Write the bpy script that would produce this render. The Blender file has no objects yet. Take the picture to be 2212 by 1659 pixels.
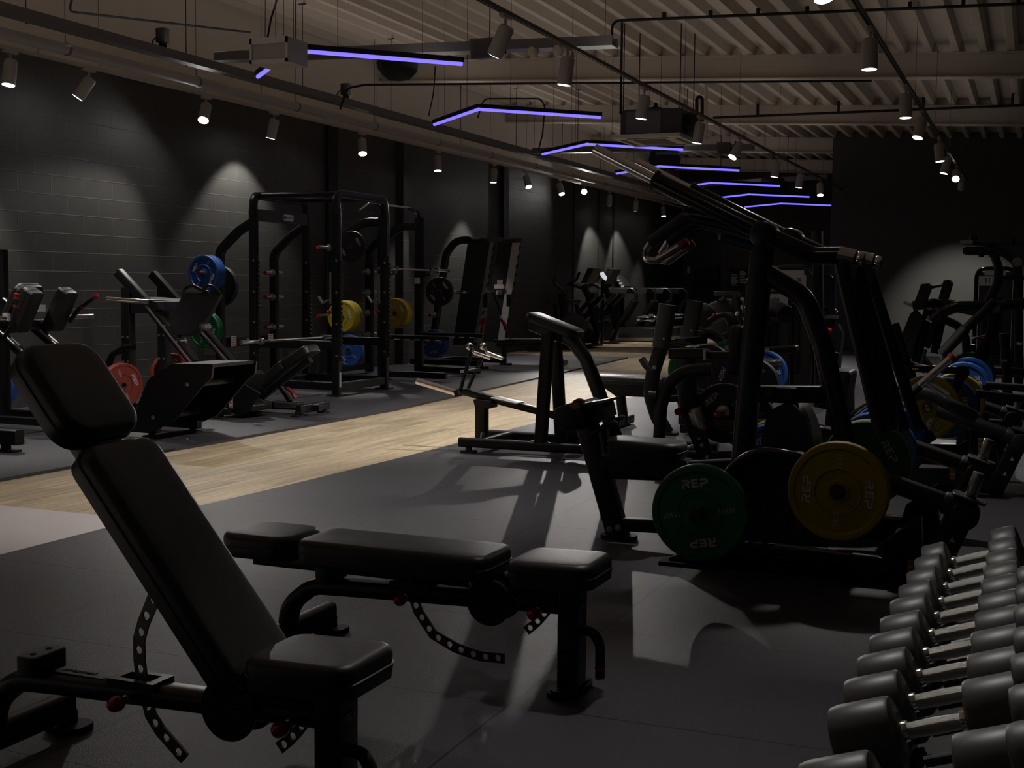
import bpy, bmesh, math, random
from mathutils import Vector, Matrix
random.seed(4)
S = bpy.context.scene
COL = S.collection
PI = math.pi
R = math.radians
# ---------------------------------------------------------------- camera, world, exposure
def camera():
    yaw, pitch, roll = R(22.35), R(4.43), R(0.55)
    F = Vector((-math.sin(yaw)*math.cos(pitch), math.cos(yaw)*math.cos(pitch), -math.sin(pitch)))
    r = Vector((math.cos(yaw), math.sin(yaw), 0)); u = r.cross(F)
    r2 = r*math.cos(roll) + u*math.sin(roll); u2 = -r*math.sin(roll) + u*math.cos(roll)
    cd = bpy.data.cameras.new('camera'); cd.sensor_width = 36; cd.lens = 36*2735/2212
    cd.clip_start = .05; cd.clip_end = 200
    c = bpy.data.objects.new('camera', cd); COL.objects.link(c)
    c.matrix_world = Matrix(((r2.x, u2.x, -F.x, 0), (r2.y, u2.y, -F.y, 0), (r2.z, u2.z, -F.z, 1.36), (0, 0, 0, 1)))
    S.camera = c
camera()
W = bpy.data.worlds.new('world'); S.world = W; W.use_nodes = True
W.node_tree.nodes['Background'].inputs[0].default_value = (.9, .85, .8, 1)
W.node_tree.nodes['Background'].inputs[1].default_value = .02
S.view_settings.view_transform = 'Standard'; S.view_settings.look = 'None'
S.view_settings.exposure = 0; S.view_settings.gamma = 1
S.cycles.use_denoising = True
S.cycles.max_bounces = 6; S.cycles.sample_clamp_indirect = 4

# unseen spots added behind the viewer so the pale floor bounces fill light
for x, y in ((-7.8, 3.4), (-6.0, 2.0), (-7.8, .2), (-6.0, -1.6), (-7.8, -3.4)):
    ld = bpy.data.lights.new('entrance_fill', 'SPOT'); ld.energy = 420; ld.spot_size = R(84); ld.spot_blend = .7; ld.color = (1, .92, .85); ld.shadow_soft_size = .06
    lo = bpy.data.objects.new('entrance_fill', ld); COL.objects.link(lo); lo.location = (x, y, 3.5)

# added up-facing lights without lamp bodies over tracks and trays, brightening the roof deck
for x, w, e, ya, yb in ((-8.5, .3, 34, 7, 33), (-5.9, .5, 26, 5, 33), (-3.9, .3, 14, 5, 27), (-1.35, .3, 7, 4, 24), (1.5, .3, 4, 4, 24)):
    ld = bpy.data.lights.new('roof_fill', 'AREA'); ld.shape = 'RECTANGLE'; ld.size = w; ld.size_y = yb-ya; ld.energy = e; ld.color = (1, .92, .84)
    lo = bpy.data.objects.new('roof_fill', ld); COL.objects.link(lo); lo.location = (x, (ya+yb)/2, 3.64 if x > -8 else 3.9); lo.rotation_euler = (PI, 0, 0)

# ---------------------------------------------------------------- materials
MATS = {}
def mat(name, col, rough=.5, metal=0, emit=None, es=1, spec=.5, bump=0, bs=200, var=0, coat=0):
    m = bpy.data.materials.new(name); m.use_nodes = True; MATS[name] = m
    n, l = m.node_tree.nodes, m.node_tree.links
    b = n['Principled BSDF']
    b.inputs['Base Color'].default_value = (*col, 1); b.inputs['Roughness'].default_value = rough
    b.inputs['Metallic'].default_value = metal; b.inputs['Specular IOR Level'].default_value = spec
    if coat: b.inputs['Coat Weight'].default_value = coat
    if emit:
        b.inputs['Emission Color'].default_value = (*emit, 1); b.inputs['Emission Strength'].default_value = es
    if bump or var:
        tc = n.new('ShaderNodeTexCoord'); no = n.new('ShaderNodeTexNoise'); no.inputs['Scale'].default_value = bs
        no.inputs['Detail'].default_value = 3
        l.new(tc.outputs['Object'], no.inputs['Vector'])
        if bump:
            bp = n.new('ShaderNodeBump'); bp.inputs['Strength'].default_value = bump; bp.inputs['Distance'].default_value = .002
            l.new(no.outputs['Fac'], bp.inputs['Height']); l.new(bp.outputs['Normal'], b.inputs['Normal'])
        if var:
            mx = n.new('ShaderNodeMix'); mx.data_type = 'RGBA'
            mx.inputs['A'].default_value = (*[c*(1-var) for c in col], 1); mx.inputs['B'].default_value = (*[min(1, c*(1+var)) for c in col], 1)
            l.new(no.outputs['Fac'], mx.inputs['Factor']); l.new(mx.outputs['Result'], b.inputs['Base Color'])
    return m
BLACK = mat('black_powder_coat', (.0075, .0075, .008), .34, bump=.08, bs=350)
GLOSS = mat('gloss_black_paint', (.006, .006, .007), .2)
SHROUD = mat('charcoal_shroud_plastic', (.022, .022, .023), .45, bump=.1, bs=260)
GREY = mat('dark_grey_panel', (.045, .045, .047), .5)
VINYL = mat('black_grained_vinyl', (.0135, .0135, .0125), .4, bump=.35, bs=420)
RUBBER = mat('black_moulded_rubber', (.012, .012, .013), .6)
DBRUB = mat('dumbbell_urethane', (.075, .075, .077), .42, var=.15, bs=9)
CHROME = mat('polished_chrome', (.78, .77, .75), .13, 1)
STEEL = mat('brushed_steel', (.5, .49, .47), .32, 1, bump=.1, bs=300)
KNURL = mat('knurled_steel', (.62, .61, .58), .3, 1, bump=.9, bs=900)
DSTEEL = mat('dull_zinc_steel', (.12, .12, .118), .42, .7)
REDK = mat('red_gloss_plastic', (.32, .006, .012), .18, coat=.5)
REDD = mat('dark_red_plastic', (.16, .008, .012), .3)
WHITE = mat('white_paint', (.55, .53, .5), .5)
OFFW = mat('white_label_print', (.62, .62, .63), .55)
ORNG = mat('orange_label_print', (.6, .2, .08), .6)
YELL = mat('yellow_label_print', (.6, .5, .08), .6)
PGREEN = mat('green_bumper_rubber', (.006, .135, .04), .5, bump=.15, bs=300)
PYELL = mat('yellow_bumper_rubber', (.33, .25, .01), .5, bump=.15, bs=300)
PBLUE = mat('blue_bumper_rubber', (.015, .075, .3), .5, bump=.15, bs=300)
PRED = mat('red_bumper_rubber', (.26, .035, .022), .5, bump=.15, bs=300)
PBLACK = mat('black_bumper_rubber', (.017, .017, .018), .5, bump=.15, bs=300)
PLETTER = mat('white_plate_lettering', (.5, .5, .5), .5)
CEILP = mat('ceiling_paint', (.5, .435, .37), .75, var=.08, bs=2)
TRAYM = mat('galvanised_tray', (.13, .125, .12), .5, .3)
TRACKM = mat('track_white', (.36, .34, .32), .5)
TRACKD = mat('track_dark_grey', (.07, .066, .06), .5)
DARK = mat('matt_black', (.006, .006, .006), .8)
LENS = mat('lamp_lens_glow', (1, 1, 1), .4, emit=(1, .96, .9), es=14)
LENSB = mat('lamp_lens_glare', (1, 1, 1), .4, emit=(1, .98, .95), es=120)
LED = mat('violet_led_diffuser', (.3, .3, .5), .4, emit=(.27, .21, 2.2), es=1)
LEAF = mat('plant_leaf', (.06, .1, .02), .5)
def n_(m, t, **kw):
    x = m.node_tree.nodes.new(t)
    for k, v in kw.items():
        if k in x.inputs: x.inputs[k].default_value = v
        else: setattr(x, k, v)
    return x
def setmix(x, a, b):
    x.data_type = 'RGBA'; x.inputs['A'].default_value = (*a, 1); x.inputs['B'].default_value = (*b, 1); return x
def floor_rubber(name, tile, off):
    m = mat(name, (.05, .048, .055), .45, spec=.5); L = m.node_tree.links; b = m.node_tree.nodes['Principled BSDF']
    tc = n_(m, 'ShaderNodeNewGeometry')
    fl = n_(m, 'ShaderNodeTexNoise', Scale=260.); L.new(tc.outputs['Position'], fl.inputs['Vector']); fl.inputs['Detail'].default_value = 1
    r1 = n_(m, 'ShaderNodeValToRGB'); L.new(fl.outputs['Fac'], r1.inputs['Fac'])
    r1.color_ramp.elements[0].position = .45; r1.color_ramp.elements[0].color = (.034, .033, .039, 1)
    r1.color_ramp.elements[1].position = .72; r1.color_ramp.elements[1].color = (.08, .077, .088, 1)
    lg = n_(m, 'ShaderNodeTexNoise', Scale=.7); L.new(tc.outputs['Position'], lg.inputs['Vector'])
    mm = n_(m, 'ShaderNodeMapRange'); L.new(lg.outputs['Fac'], mm.inputs['Value']); mm.inputs['To Min'].default_value = .75; mm.inputs['To Max'].default_value = 1.25
    mu = setmix(n_(m, 'ShaderNodeMix'), (1, 1, 1), (1, 1, 1)); mu.blend_type = 'MULTIPLY'; mu.inputs['Factor'].default_value = 1
    L.new(r1.outputs['Color'], mu.inputs['A']); L.new(mm.outputs['Result'], mu.inputs['B'])
    br = n_(m, 'ShaderNodeTexBrick', offset=0., squash=1.); br.inputs['Scale'].default_value = 1
    br.inputs['Brick Width'].default_value = tile[0]; br.inputs['Row Height'].default_value = tile[1]; br.inputs['Mortar Size'].default_value = .0045
    br.inputs['Mortar Smooth'].default_value = .2
    mp = n_(m, 'ShaderNodeMapping'); mp.inputs['Location'].default_value = off; L.new(tc.outputs['Position'], mp.inputs['Vector']); L.new(mp.outputs['Vector'], br.inputs['Vector'])
    mj = setmix(n_(m, 'ShaderNodeMix'), (1, 1, 1), (.008, .008, .008)); L.new(br.outputs['Fac'], mj.inputs['Factor']); L.new(mu.outputs['Result'], mj.inputs['A'])
    L.new(mj.outputs['Result'], b.inputs['Base Color'])
    bp = n_(m, 'ShaderNodeBump'); bp.inputs['Strength'].default_value = .5; bp.inputs['Distance'].default_value = .003
    ad = n_(m, 'ShaderNodeMath', operation='SUBTRACT'); L.new(fl.outputs['Fac'], ad.inputs[0]); L.new(br.outputs['Fac'], ad.inputs[1])
    L.new(ad.outputs[0], bp.inputs['Height']); L.new(bp.outputs['Normal'], b.inputs['Normal'])
    return m
MATR = floor_rubber('rubber_floor_tiles', (1.053, .977), (2.585, -3.735, 0))
MATL = floor_rubber('rubber_floor_tiles_dark', (1.05, .98), (6.45, -6.2, 0))
def wood():
    m = mat('oak_plank_floor', (.5, .4, .28), .55, spec=.3); L = m.node_tree.links; b = m.node_tree.nodes['Principled BSDF']
    g = n_(m, 'ShaderNodeNewGeometry')
    mp = n_(m, 'ShaderNodeMapping'); mp.inputs['Rotation'].default_value = (0, 0, R(90)); L.new(g.outputs['Position'], mp.inputs['Vector'])
    br = n_(m, 'ShaderNodeTexBrick', offset=.37); br.inputs['Scale'].default_value = 1; br.inputs['Brick Width'].default_value = 1.22
    br.inputs['Row Height'].default_value = .18; br.inputs['Mortar Size'].default_value = .0015
    br.inputs['Color1'].default_value = (.0, .0, .0, 1); br.inputs['Color2'].default_value = (1, 1, 1, 1); br.inputs['Mortar'].default_value = (.4, .4, .4, 1)
    L.new(mp.outputs['Vector'], br.inputs['Vector'])
    m2 = n_(m, 'ShaderNodeMapping'); m2.inputs['Scale'].default_value = (13, .8, 1); L.new(g.outputs['Position'], m2.inputs['Vector'])
    no = n_(m, 'ShaderNodeTexNoise', Scale=1.6); no.inputs['Detail'].default_value = 6; no.inputs['Roughness'].default_value = .65; L.new(m2.outputs['Vector'], no.inputs['Vector'])
    rp = n_(m, 'ShaderNodeValToRGB'); L.new(no.outputs['Fac'], rp.inputs['Fac'])
    rp.color_ramp.elements[0].position = .3; rp.color_ramp.elements[0].color = (.30, .225, .14, 1)
    rp.color_ramp.elements[1].position = .66; rp.color_ramp.elements[1].color = (.56, .455, .31, 1)
    mx = setmix(n_(m, 'ShaderNodeMix'), (1, 1, 1), (1, 1, 1)); mx.blend_type = 'MULTIPLY'; mx.inputs['Factor'].default_value = 1
    mr = n_(m, 'ShaderNodeMapRange'); mr.inputs['To Min'].default_value = .8; mr.inputs['To Max'].default_value = 1.08; L.new(br.outputs['Color'], mr.inputs['Value'])
    L.new(rp.outputs['Color'], mx.inputs['A']); L.new(mr.outputs['Result'], mx.inputs['B']); L.new(mx.outputs['Result'], b.inputs['Base Color'])
    return m
WOOD = wood()
PALE = mat('pale_grey_vinyl_floor', (.52, .47, .47), .5, var=.06, bs=3)
def blockwall(name, col, axis):
    m = mat(name, col, .6, spec=.35); L = m.node_tree.links; b = m.node_tree.nodes['Principled BSDF']
    g = n_(m, 'ShaderNodeNewGeometry'); sp = n_(m, 'ShaderNodeSeparateXYZ'); cb = n_(m, 'ShaderNodeCombineXYZ')
    L.new(g.outputs['Position'], sp.inputs[0]); L.new(sp.outputs[axis], cb.inputs['X']); L.new(sp.outputs['Z'], cb.inputs['Y'])
    br = n_(m, 'ShaderNodeTexBrick', offset=.5); br.inputs['Scale'].default_value = 1; br.inputs['Brick Width'].default_value = .5
    br.inputs['Row Height'].default_value = .21; br.inputs['Mortar Size'].default_value = .006; br.inputs['Mortar Smooth'].default_value = .5
    L.new(cb.outputs[0], br.inputs['Vector'])
    no = n_(m, 'ShaderNodeTexNoise', Scale=3.); L.new(g.outputs['Position'], no.inputs['Vector']); no.inputs['Detail'].default_value = 5
    mr = n_(m, 'ShaderNodeMapRange'); mr.inputs['To Min'].default_value = .8; mr.inputs['To Max'].default_value = 1.2; L.new(no.outputs['Fac'], mr.inputs['Value'])
    mx = setmix(n_(m, 'ShaderNodeMix'), col, [c*1.35 for c in col]); L.new(br.outputs['Fac'], mx.inputs['Factor'])
    mu = setmix(n_(m, 'ShaderNodeMix'), (1, 1, 1), (1, 1, 1)); mu.blend_type = 'MULTIPLY'; mu.inputs['Factor'].default_value = 1
    L.new(mx.outputs['Result'], mu.inputs['A']); L.new(mr.outputs['Result'], mu.inputs['B']); L.new(mu.outputs['Result'], b.inputs['Base Color'])
    bp = n_(m, 'ShaderNodeBump'); bp.inputs['Strength'].default_value = .6; bp.inputs['Distance'].default_value = .006
    L.new(br.outputs['Fac'], bp.inputs['Height']); L.new(bp.outputs['Normal'], b.inputs['Normal'])
    return m
BLOCK = blockwall('painted_block_wall', (.047, .046, .042), 'Y')
PLAST = mat('painted_plaster_wall', (.05, .049, .043), .65, var=.1, bs=2)

# ---------------------------------------------------------------- mesh helpers
def fil(pts, r, n=5):
    P = [Vector(p) for p in pts]
    if r <= 0 or len(P) < 3: return P
    out = [P[0]]
    for i in range(1, len(P)-1):
        a, b = P[i-1]-P[i], P[i+1]-P[i]
        la, lb = a.length, b.length; a.normalize(); b.normalize()
        th = a.angle(b, PI)
        if th > 3.05: out.append(P[i]); continue
        t = min(r/math.tan(th/2), la*.49, lb*.49)
        p1, p2 = P[i]+a*t, P[i]+b*t
        for k in range(n+1):
            s = k/n; out.append(p1*(1-s)**2 + P[i]*2*s*(1-s) + p2*s*s)
    out.append(P[-1]); return out
def rr(w, h, r, n=3):
    r = min(r, w*.499, h*.499); o = []
    for cx, cy, a0 in ((1, 1, 0), (-1, 1, 90), (-1, -1, 180), (1, -1, 270)):
        for k in range(n+1):
            a = R(a0 + 90*k/n); o.append((cx*(w/2-r)+r*math.cos(a), cy*(h/2-r)+r*math.sin(a)))
    return o
def circ(r, n): return [(r*math.cos(2*PI*k/n), r*math.sin(2*PI*k/n)) for k in range(n)]
def basis(z, ref=(0, 0, 1)):
    z = Vector(z).normalized(); ref = Vector(ref)
    if abs(z.dot(ref)) > .99: ref = Vector((1, 0, 0))
    x = ref.cross(z).normalized(); y = z.cross(x)
    return Matrix((x, y, z)).transposed()
class M:
    def __init__(s): s.b = bmesh.new(); s.m = Matrix()
    def v(s, p): return s.b.verts.new(s.m @ Vector(p))
    def f(s, vs):
        try: return s.b.faces.new(vs)
        except ValueError: return None
    def loft(s, rings, cap=True, loop=False):
        V = [[s.v(p) for p in r] for r in rings]; n = len(V[0])
        pr = list(zip(V, V[1:]))
        if loop: pr.append((V[-1], V[0]))
        for A, B in pr:
            for i in range(n): s.f((A[i], A[(i+1) % n], B[(i+1) % n], B[i]))
        if cap and not loop: s.f(V[0][::-1]); s.f(V[-1])
        return s
    def sweep(s, pts, sec, ref=(0, 1, 0), cap=True):
        P = [Vector(p) for p in pts]; rings = []; ref = Vector(ref)
        for i, p in enumerate(P):
            t = (P[min(i+1, len(P)-1)]-P[max(i-1, 0)])
            if t.length < 1e-9: continue
            t.normalize(); rf = ref if abs(t.dot(ref)) < .95 else Vector((0, 0, 1)) if abs(t.z) < .9 else Vector((1, 0, 0))
            u = (rf - t*rf.dot(t)).normalized(); w = t.cross(u)
            rings.append([p + u*a + w*b for a, b in sec])
        return s.loft(rings, cap)
    def tube(s, pts, w, h=None, r=.014, fr=.0, ref=(0, 1, 0), n=6):
        return s.sweep(fil(pts, fr, n), rr(w, h or w, r), ref)
    def rod(s, pts, r, fr=0, n=14): return s.sweep(fil(pts, fr, 6), circ(r, n), (0.13, 1, .07))
    def cyl(s, a, b, r, r2=None, n=24, bev=0):
        a, b = Vector(a), Vector(b); q = basis(b-a); r2 = r if r2 is None else r2; L = (b-a).length
        st = [(0, r), (L, r2)] if not bev else [(0, r-bev), (bev*.3, r-bev*.3), (bev, r), (L-bev, r2), (L-bev*.3, r2-bev*.3), (L, r2-bev)]
        return s.loft([[a + q @ Vector((x*k, y*k, h)) for x, y in circ(1, n)] for h, k in st])
    def lathe(s, prof, o, ax, n=32, cap=True):
        q = basis(ax); o = Vector(o)
        return s.loft([[o + q @ Vector((x*k, y*k, h)) for x, y in circ(1, n)] for k, h in prof], cap)
    def box(s, lo, hi):
        (a, b, c), (d, e, g) = lo, hi
        return s.loft([[(a, b, c), (d, b, c), (d, e, c), (a, e, c)], [(a, b, g), (d, b, g), (d, e, g), (a, e, g)]])
    def rbox(s, c, sz, r=.01):
        x, y, z = c; w, d, h = sz; k = min(r*.35, h/4)
        def ring(zz, i): return [(x+a, y+b, zz) for a, b in rr(w-2*i, d-2*i, r)]
        return s.loft([ring(z-h/2, k), ring(z-h/2+k, 0), ring(z+h/2-k, 0), ring(z+h/2, k)])
    def ball(s, c, r, sx=(1, 1, 1), n=16):
        pr = [(max(1e-4, math.sin(PI*k/10)), -math.cos(PI*k/10)) for k in range(11)]
        return s.loft([[(c[0]+r*sx[0]*k*x, c[1]+r*sx[1]*k*y, c[2]+r*sx[2]*h) for x, y in circ(1, n)] for k, h in pr])
    def prism(s, poly, y0, y1):           # poly of (x,z) pushed along Y
        return s.loft([[(p[0], y0, p[-1]) for p in poly], [(p[0], y1, p[-1]) for p in poly]])
    def prismx(s, poly, x0, x1):
        return s.loft([[(x0, a, b) for a, b in poly], [(x1, a, b) for a, b in poly]])
    def prismz(s, poly, z0, z1):
        return s.loft([[(a, b, z0) for a, b in poly], [(a, b, z1) for a, b in poly]])
    def pad(s, L, w, t, rc=.06, re=.022, taper=0):   # upholstered pad centred at the local origin, length X, width Y, top +Z
        def ring(z, i):
            return [(x, y*(1-taper*(x/L+.5)), z) for x, y in rr(L-2*i, w-2*i, max(rc-i, .01), 6)]
        q = [(0, re*.9), (.004, .004), (t*.36, 0), (t*.42, .0), (t*.44, -.003), (t*.47, -.003), (t*.49, .001), (t-re*1.1, 0)]
        st = [ring(z-t/2, i) for z, i in q]
        for k in range(1, 6):
            a = PI/2*k/5; st.append(ring(t/2-re*1.1+re*1.1*math.sin(a), re*(1-math.cos(a))))
        st.append(ring(t/2+.003, re*1+.03))
        return s.loft(st)
    def plank(s, poly, frame):            # prism in a local frame: poly (x,y) , frame 4x4, thickness in frame
        return s
    def xf(s, m): s.m = m; return s
    def mesh(s, me, m=Matrix()):
        t = bmesh.new(); t.from_mesh(me); bmesh.ops.transform(t, matrix=s.m @ m, verts=t.verts)
        mp = {v: s.b.verts.new(v.co) for v in t.verts}
        for fc in t.faces: s.f([mp[v] for v in fc.verts])
        t.free(); return s
    def build(s, name, m, parent=None, ang=35, local=False):
        me = bpy.data.meshes.new(name)
        bmesh.ops.recalc_face_normals(s.b, faces=s.b.faces)
        if parent is not None and not local:
            bmesh.ops.translate(s.b, verts=s.b.verts, vec=-ORG[parent.name])
        s.b.to_mesh(me); s.b.free(); me.materials.append(m)
        me.polygons.foreach_set('use_smooth', [True]*len(me.polygons)); me.set_sharp_from_angle(angle=R(ang))
        o = bpy.data.objects.new(name, me); COL.objects.link(o); ORG[o.name] = ORG[parent.name] if parent is not None and not local else Vector((0, 0, 0))
        if parent is not None: o.parent = parent
        return o
ORG = {}
def tag(o, label, cat, group=None):
    o['label'] = label; o['category'] = cat
    if group: o['group'] = group
    return o
def thing(name, label, cat, loc=(0, 0, 0), group=None):
    o = bpy.data.objects.new(name, None); COL.objects.link(o); o.location = loc; ORG[o.name] = Vector(loc); o.empty_display_size = .1
    return tag(o, label, cat, group)
def struct(o): o['kind'] = 'structure'; return o
def sh(pts, d, ax=1):
    q = [0, 0, 0]; q[ax] = d
    return [tuple(a+b for a, b in zip(p, q)) for p in pts]
def dup(o, loc=None, rot=None, label=None, parent=None):
    c = o.copy(); COL.objects.link(c); ORG[c.name] = Vector(loc) if loc is not None else Vector((0, 0, 0))
    if parent is not None: c.parent = parent
    if loc is not None: c.location = loc
    if rot is not None: c.rotation_euler = rot
    if label: c['label'] = label
    for ch in o.children: dup(ch, parent=c)
    return c
def T(x, y, z): return Matrix.Translation((x, y, z))
def RX(a): return Matrix.Rotation(R(a), 4, 'X')
def RY(a): return Matrix.Rotation(R(a), 4, 'Y')
def RZ(a): return Matrix.Rotation(R(a), 4, 'Z')
TXT = {}
def text(s, size, depth=.001, shear=0, align='CENTER'):
    k = (s, size, depth, shear, align)
    if k not in TXT:
        c = bpy.data.curves.new('lettering', 'FONT'); c.body = s; c.size = size; c.extrude = depth; c.shear = shear
        c.align_x = align; c.align_y = 'CENTER'; c.resolution_u = 2
        o = bpy.data.objects.new('lettering', c); COL.objects.link(o)
        me = bpy.data.meshes.new_from_object(o.evaluated_get(bpy.context.evaluated_depsgraph_get()))
        bpy.data.objects.remove(o); bpy.data.curves.remove(c); TXT[k] = me
    return TXT[k]
FRONT = RX(90)        # text lying in XY turned to face -Y
def bolt(mb, p, ax, r=.012):
    return mb.lathe([(r*1.5, 0), (r*1.5, .003), (r, .003), (r, .009), (r*.5, .011)], p, ax, 10)

# ---------------------------------------------------------------- structure
WX = -10.0
def quad(name, pts, m):
    mb = M(); mb.f([mb.v(p) for p in pts]); return struct(mb.build(name, m))
quad('floor', [(-11, -6, -.012), (9, -6, -.012), (9, 40, -.012), (-11, 40, -.012)], WOOD)
M0 = M(); M0.prismz([(-4.72, -4), (-4.72, 5.6), (-4.63, 7.4), (-4.58, 9), (-4.56, 12), (-4.62, 30), (4, 30), (4, -4)], -.011, 0)
struct(M0.build('floor', MATR))
M0 = M(); M0.prismz([(-9.98, 5.9), (-6.5, 5.9), (-6.5, 7.3), (-6.42, 9), (-6.4, 12.3), (-6.52, 14), (-6.755, 17.4), (-7.2, 23.36), (-9.98, 23.36)], -.011, .012)
struct(M0.build('floor', MATL))
M0 = M(); M0.prismz([(-9.98, -6), (-4.73, -6), (-4.73, 5.88), (-9.98, 5.88)], -.0115, -.004); struct(M0.build('floor', PALE))
M0 = M(); M0.box((WX-.2, -6, 0), (WX, 40, 3.78)); struct(M0.build('wall_left', BLOCK))
M0 = M(); M0.box((WX-.2, -6, 3.78), (WX+.04, 40, 5.6)); struct(M0.build('trim_8', CEILP))
M0 = M(); M0.box((WX-.2, 37, 0), (9, 37.2, 5.6)); struct(M0.build('wall_back', PLAST))
M0 = M(); M0.box((4, -6, 0), (4.2, 40, 5.6)); struct(M0.build('wall_right', PLAST))
M0 = M(); M0.box((WX-.2, -6.2, 0), (9, -6, 5.6)); struct(M0.build('wall_front', PLAST))
M0 = M(); M0.box((-4.27, 29.0, 0), (4, 33, 4.9)); struct(M0.build('wall_partition', PLAST))
# wall joints and pilasters of the left wall
def zroof(x): return 4.19-.0445*x
for i, (y, w, d) in enumerate(((16.95, .28, .06), (19.25, .2, .12), (23.7, .26, .1), (28.0, .07, .02), (29.8, .06, .02), (31.0, .09, .02), (35.0, .07, .02))):
    M0 = M(); M0.box((WX, y-w/2, 0), (WX+d, y+w/2, 3.78)); struct(M0.build('trim_%d' % (i+1), BLOCK if i in (1,) else DARK))
# steel roof beams and trapezoid roof deck
BY = (5.5, 11.8, 18.5, 23.85, 29.2, 34.55)
for y in BY:
    M0 = M()
    for x0, x1 in ((-10, 4),):
        def I(x):
            z = zroof(x); h = .34; w = .19; t = .018; s = .012
            return [(x, y+a, z+b) for a, b in ((-w/2, 0), (w/2, 0), (w/2, t), (s/2, t), (s/2, h-t), (w/2, h-t), (w/2, h), (-w/2, h), (-w/2, h-t), (-s/2, h-t), (-s/2, t), (-w/2, t))]
        M0.loft([I(x0), I(x1)])
    struct(M0.build('ceiling_beam', CEILP))
M0 = M(); pts = []
x = -10.256
while x < 4.2:
    for dx, dz in ((0, .345), (.085, .345), (.125, .475), (.31, .475)): pts.append((x+dx, zroof(x+dx)+dz))
    x += .35
A = [M0.v((p[0], -6, p[1])) for p in pts]; B = [M0.v((p[0], 40, p[1])) for p in pts]
for i in range(len(A)-1): M0.f((A[i], A[i+1], B[i+1], B[i]))
struct(M0.build('ceiling', CEILP, ang=20))

# ---------------------------------------------------------------- ceiling services
WP, CP, RP = 130, 260, 190
# track rails
def rail(x, y0, y1, z, m, label):
    t = thing('lighting_track', label, 'lighting track', (x, y0, z))
    mb = M()
    mb.loft([[(x+a, y, z+b) for a, b in ((-.018, 0), (-.006, 0), (-.006, .012), (.006, .012), (.006, 0), (.018, 0), (.018, .036), (-.018, .036))] for y in (y0, y1)])
    mb.build('rail', m, t)
    mb = M(); y = y0+1
    while y < y1:
        mb.rod([(x, y, z+.036), (x, y, zroof(x)+.36)], .003, n=5); y += 3.1
    mb.build('hanger_wires', TRACKD, t)
    return t
LX, LZ = -9.4, 3.62
rail(LX, 7.0, 36, LZ, TRACKM, 'long pale lighting track running along the black block wall on the left')
CX, CZ = -4.05, 3.55
rail(CX, 5, 31, CZ, TRACKD, 'dark lighting track running down the middle of the hall ceiling')
RXX, RZZ = -1.35, 3.53
rail(RXX, 5, 27.6, RZZ, TRACKD, 'dark lighting track over the plate loaded machines at right')
# spotlights
def head_protos():
    pr = []
    for lit, m in ((0, LENS), (1, LENSB)):
        for body in (TRACKM,):
            t = thing('track_spotlight', 'x', 'spotlight')
            mb = M(); mb.box((-.02, -.09, -.03), (.02, .09, 0)); mb.build('adapter', body, t)
            mb = M(); mb.rod([(0, 0, -.02), (0, 0, -.1)], .012, n=8); mb.build('stem', body, t)
            h = M(); h.lathe([(.055, .02), (.065, 0), (.068, -.21), (.063, -.235), (.055, -.222)], (0, 0, 0), (0, 0, 1), 24, cap=True); c = h.build('lamp_can', body, t, local=True)
            l = M(); l.lathe([(.058, -.2365), (.001, -.2365)], (0, 0, 0), (0, 0, 1), 24); d = l.build('lens', m, t, local=True)
            pr.append(t)
    return pr
HP = head_protos()
NH = 0
def spot(loc, aim, power, label, cone=58, blend=.6, glare=0, col=(1, .955, .9), rad=.05, light=True):
    """a track head at loc (rail underside) whose can points towards aim"""
    global NH
    src = HP[glare]; o = src.copy(); COL.objects.link(o); o.location = loc; o['label'] = label; o['group'] = 'track spotlights'
    piv = Vector((0, 0, -.13)); d = (Vector(aim)-(Vector(loc)+piv)).normalized()
    q = (-d).to_track_quat('Z', 'Y')
    for ch in src.children:
        c = ch.copy(); COL.objects.link(c); c.parent = o
        if ch.name.startswith(('lamp_can', 'lens')): c.location = piv + d*-.02; c.rotation_mode = 'QUATERNION'; c.rotation_quaternion = q
    if light and power:
        ld = bpy.data.lights.new('spot_lamp', 'SPOT'); ld.energy = power; ld.spot_size = R(cone); ld.spot_blend = blend; ld.color = col; ld.shadow_soft_size = rad
        lo = bpy.data.objects.new('spot_lamp', ld); COL.objects.link(lo)
        lo.location = Vector(loc)+piv+d*.24; lo.rotation_mode = 'QUATERNION'; lo.rotation_quaternion = q
    NH += 1
    return o
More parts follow.
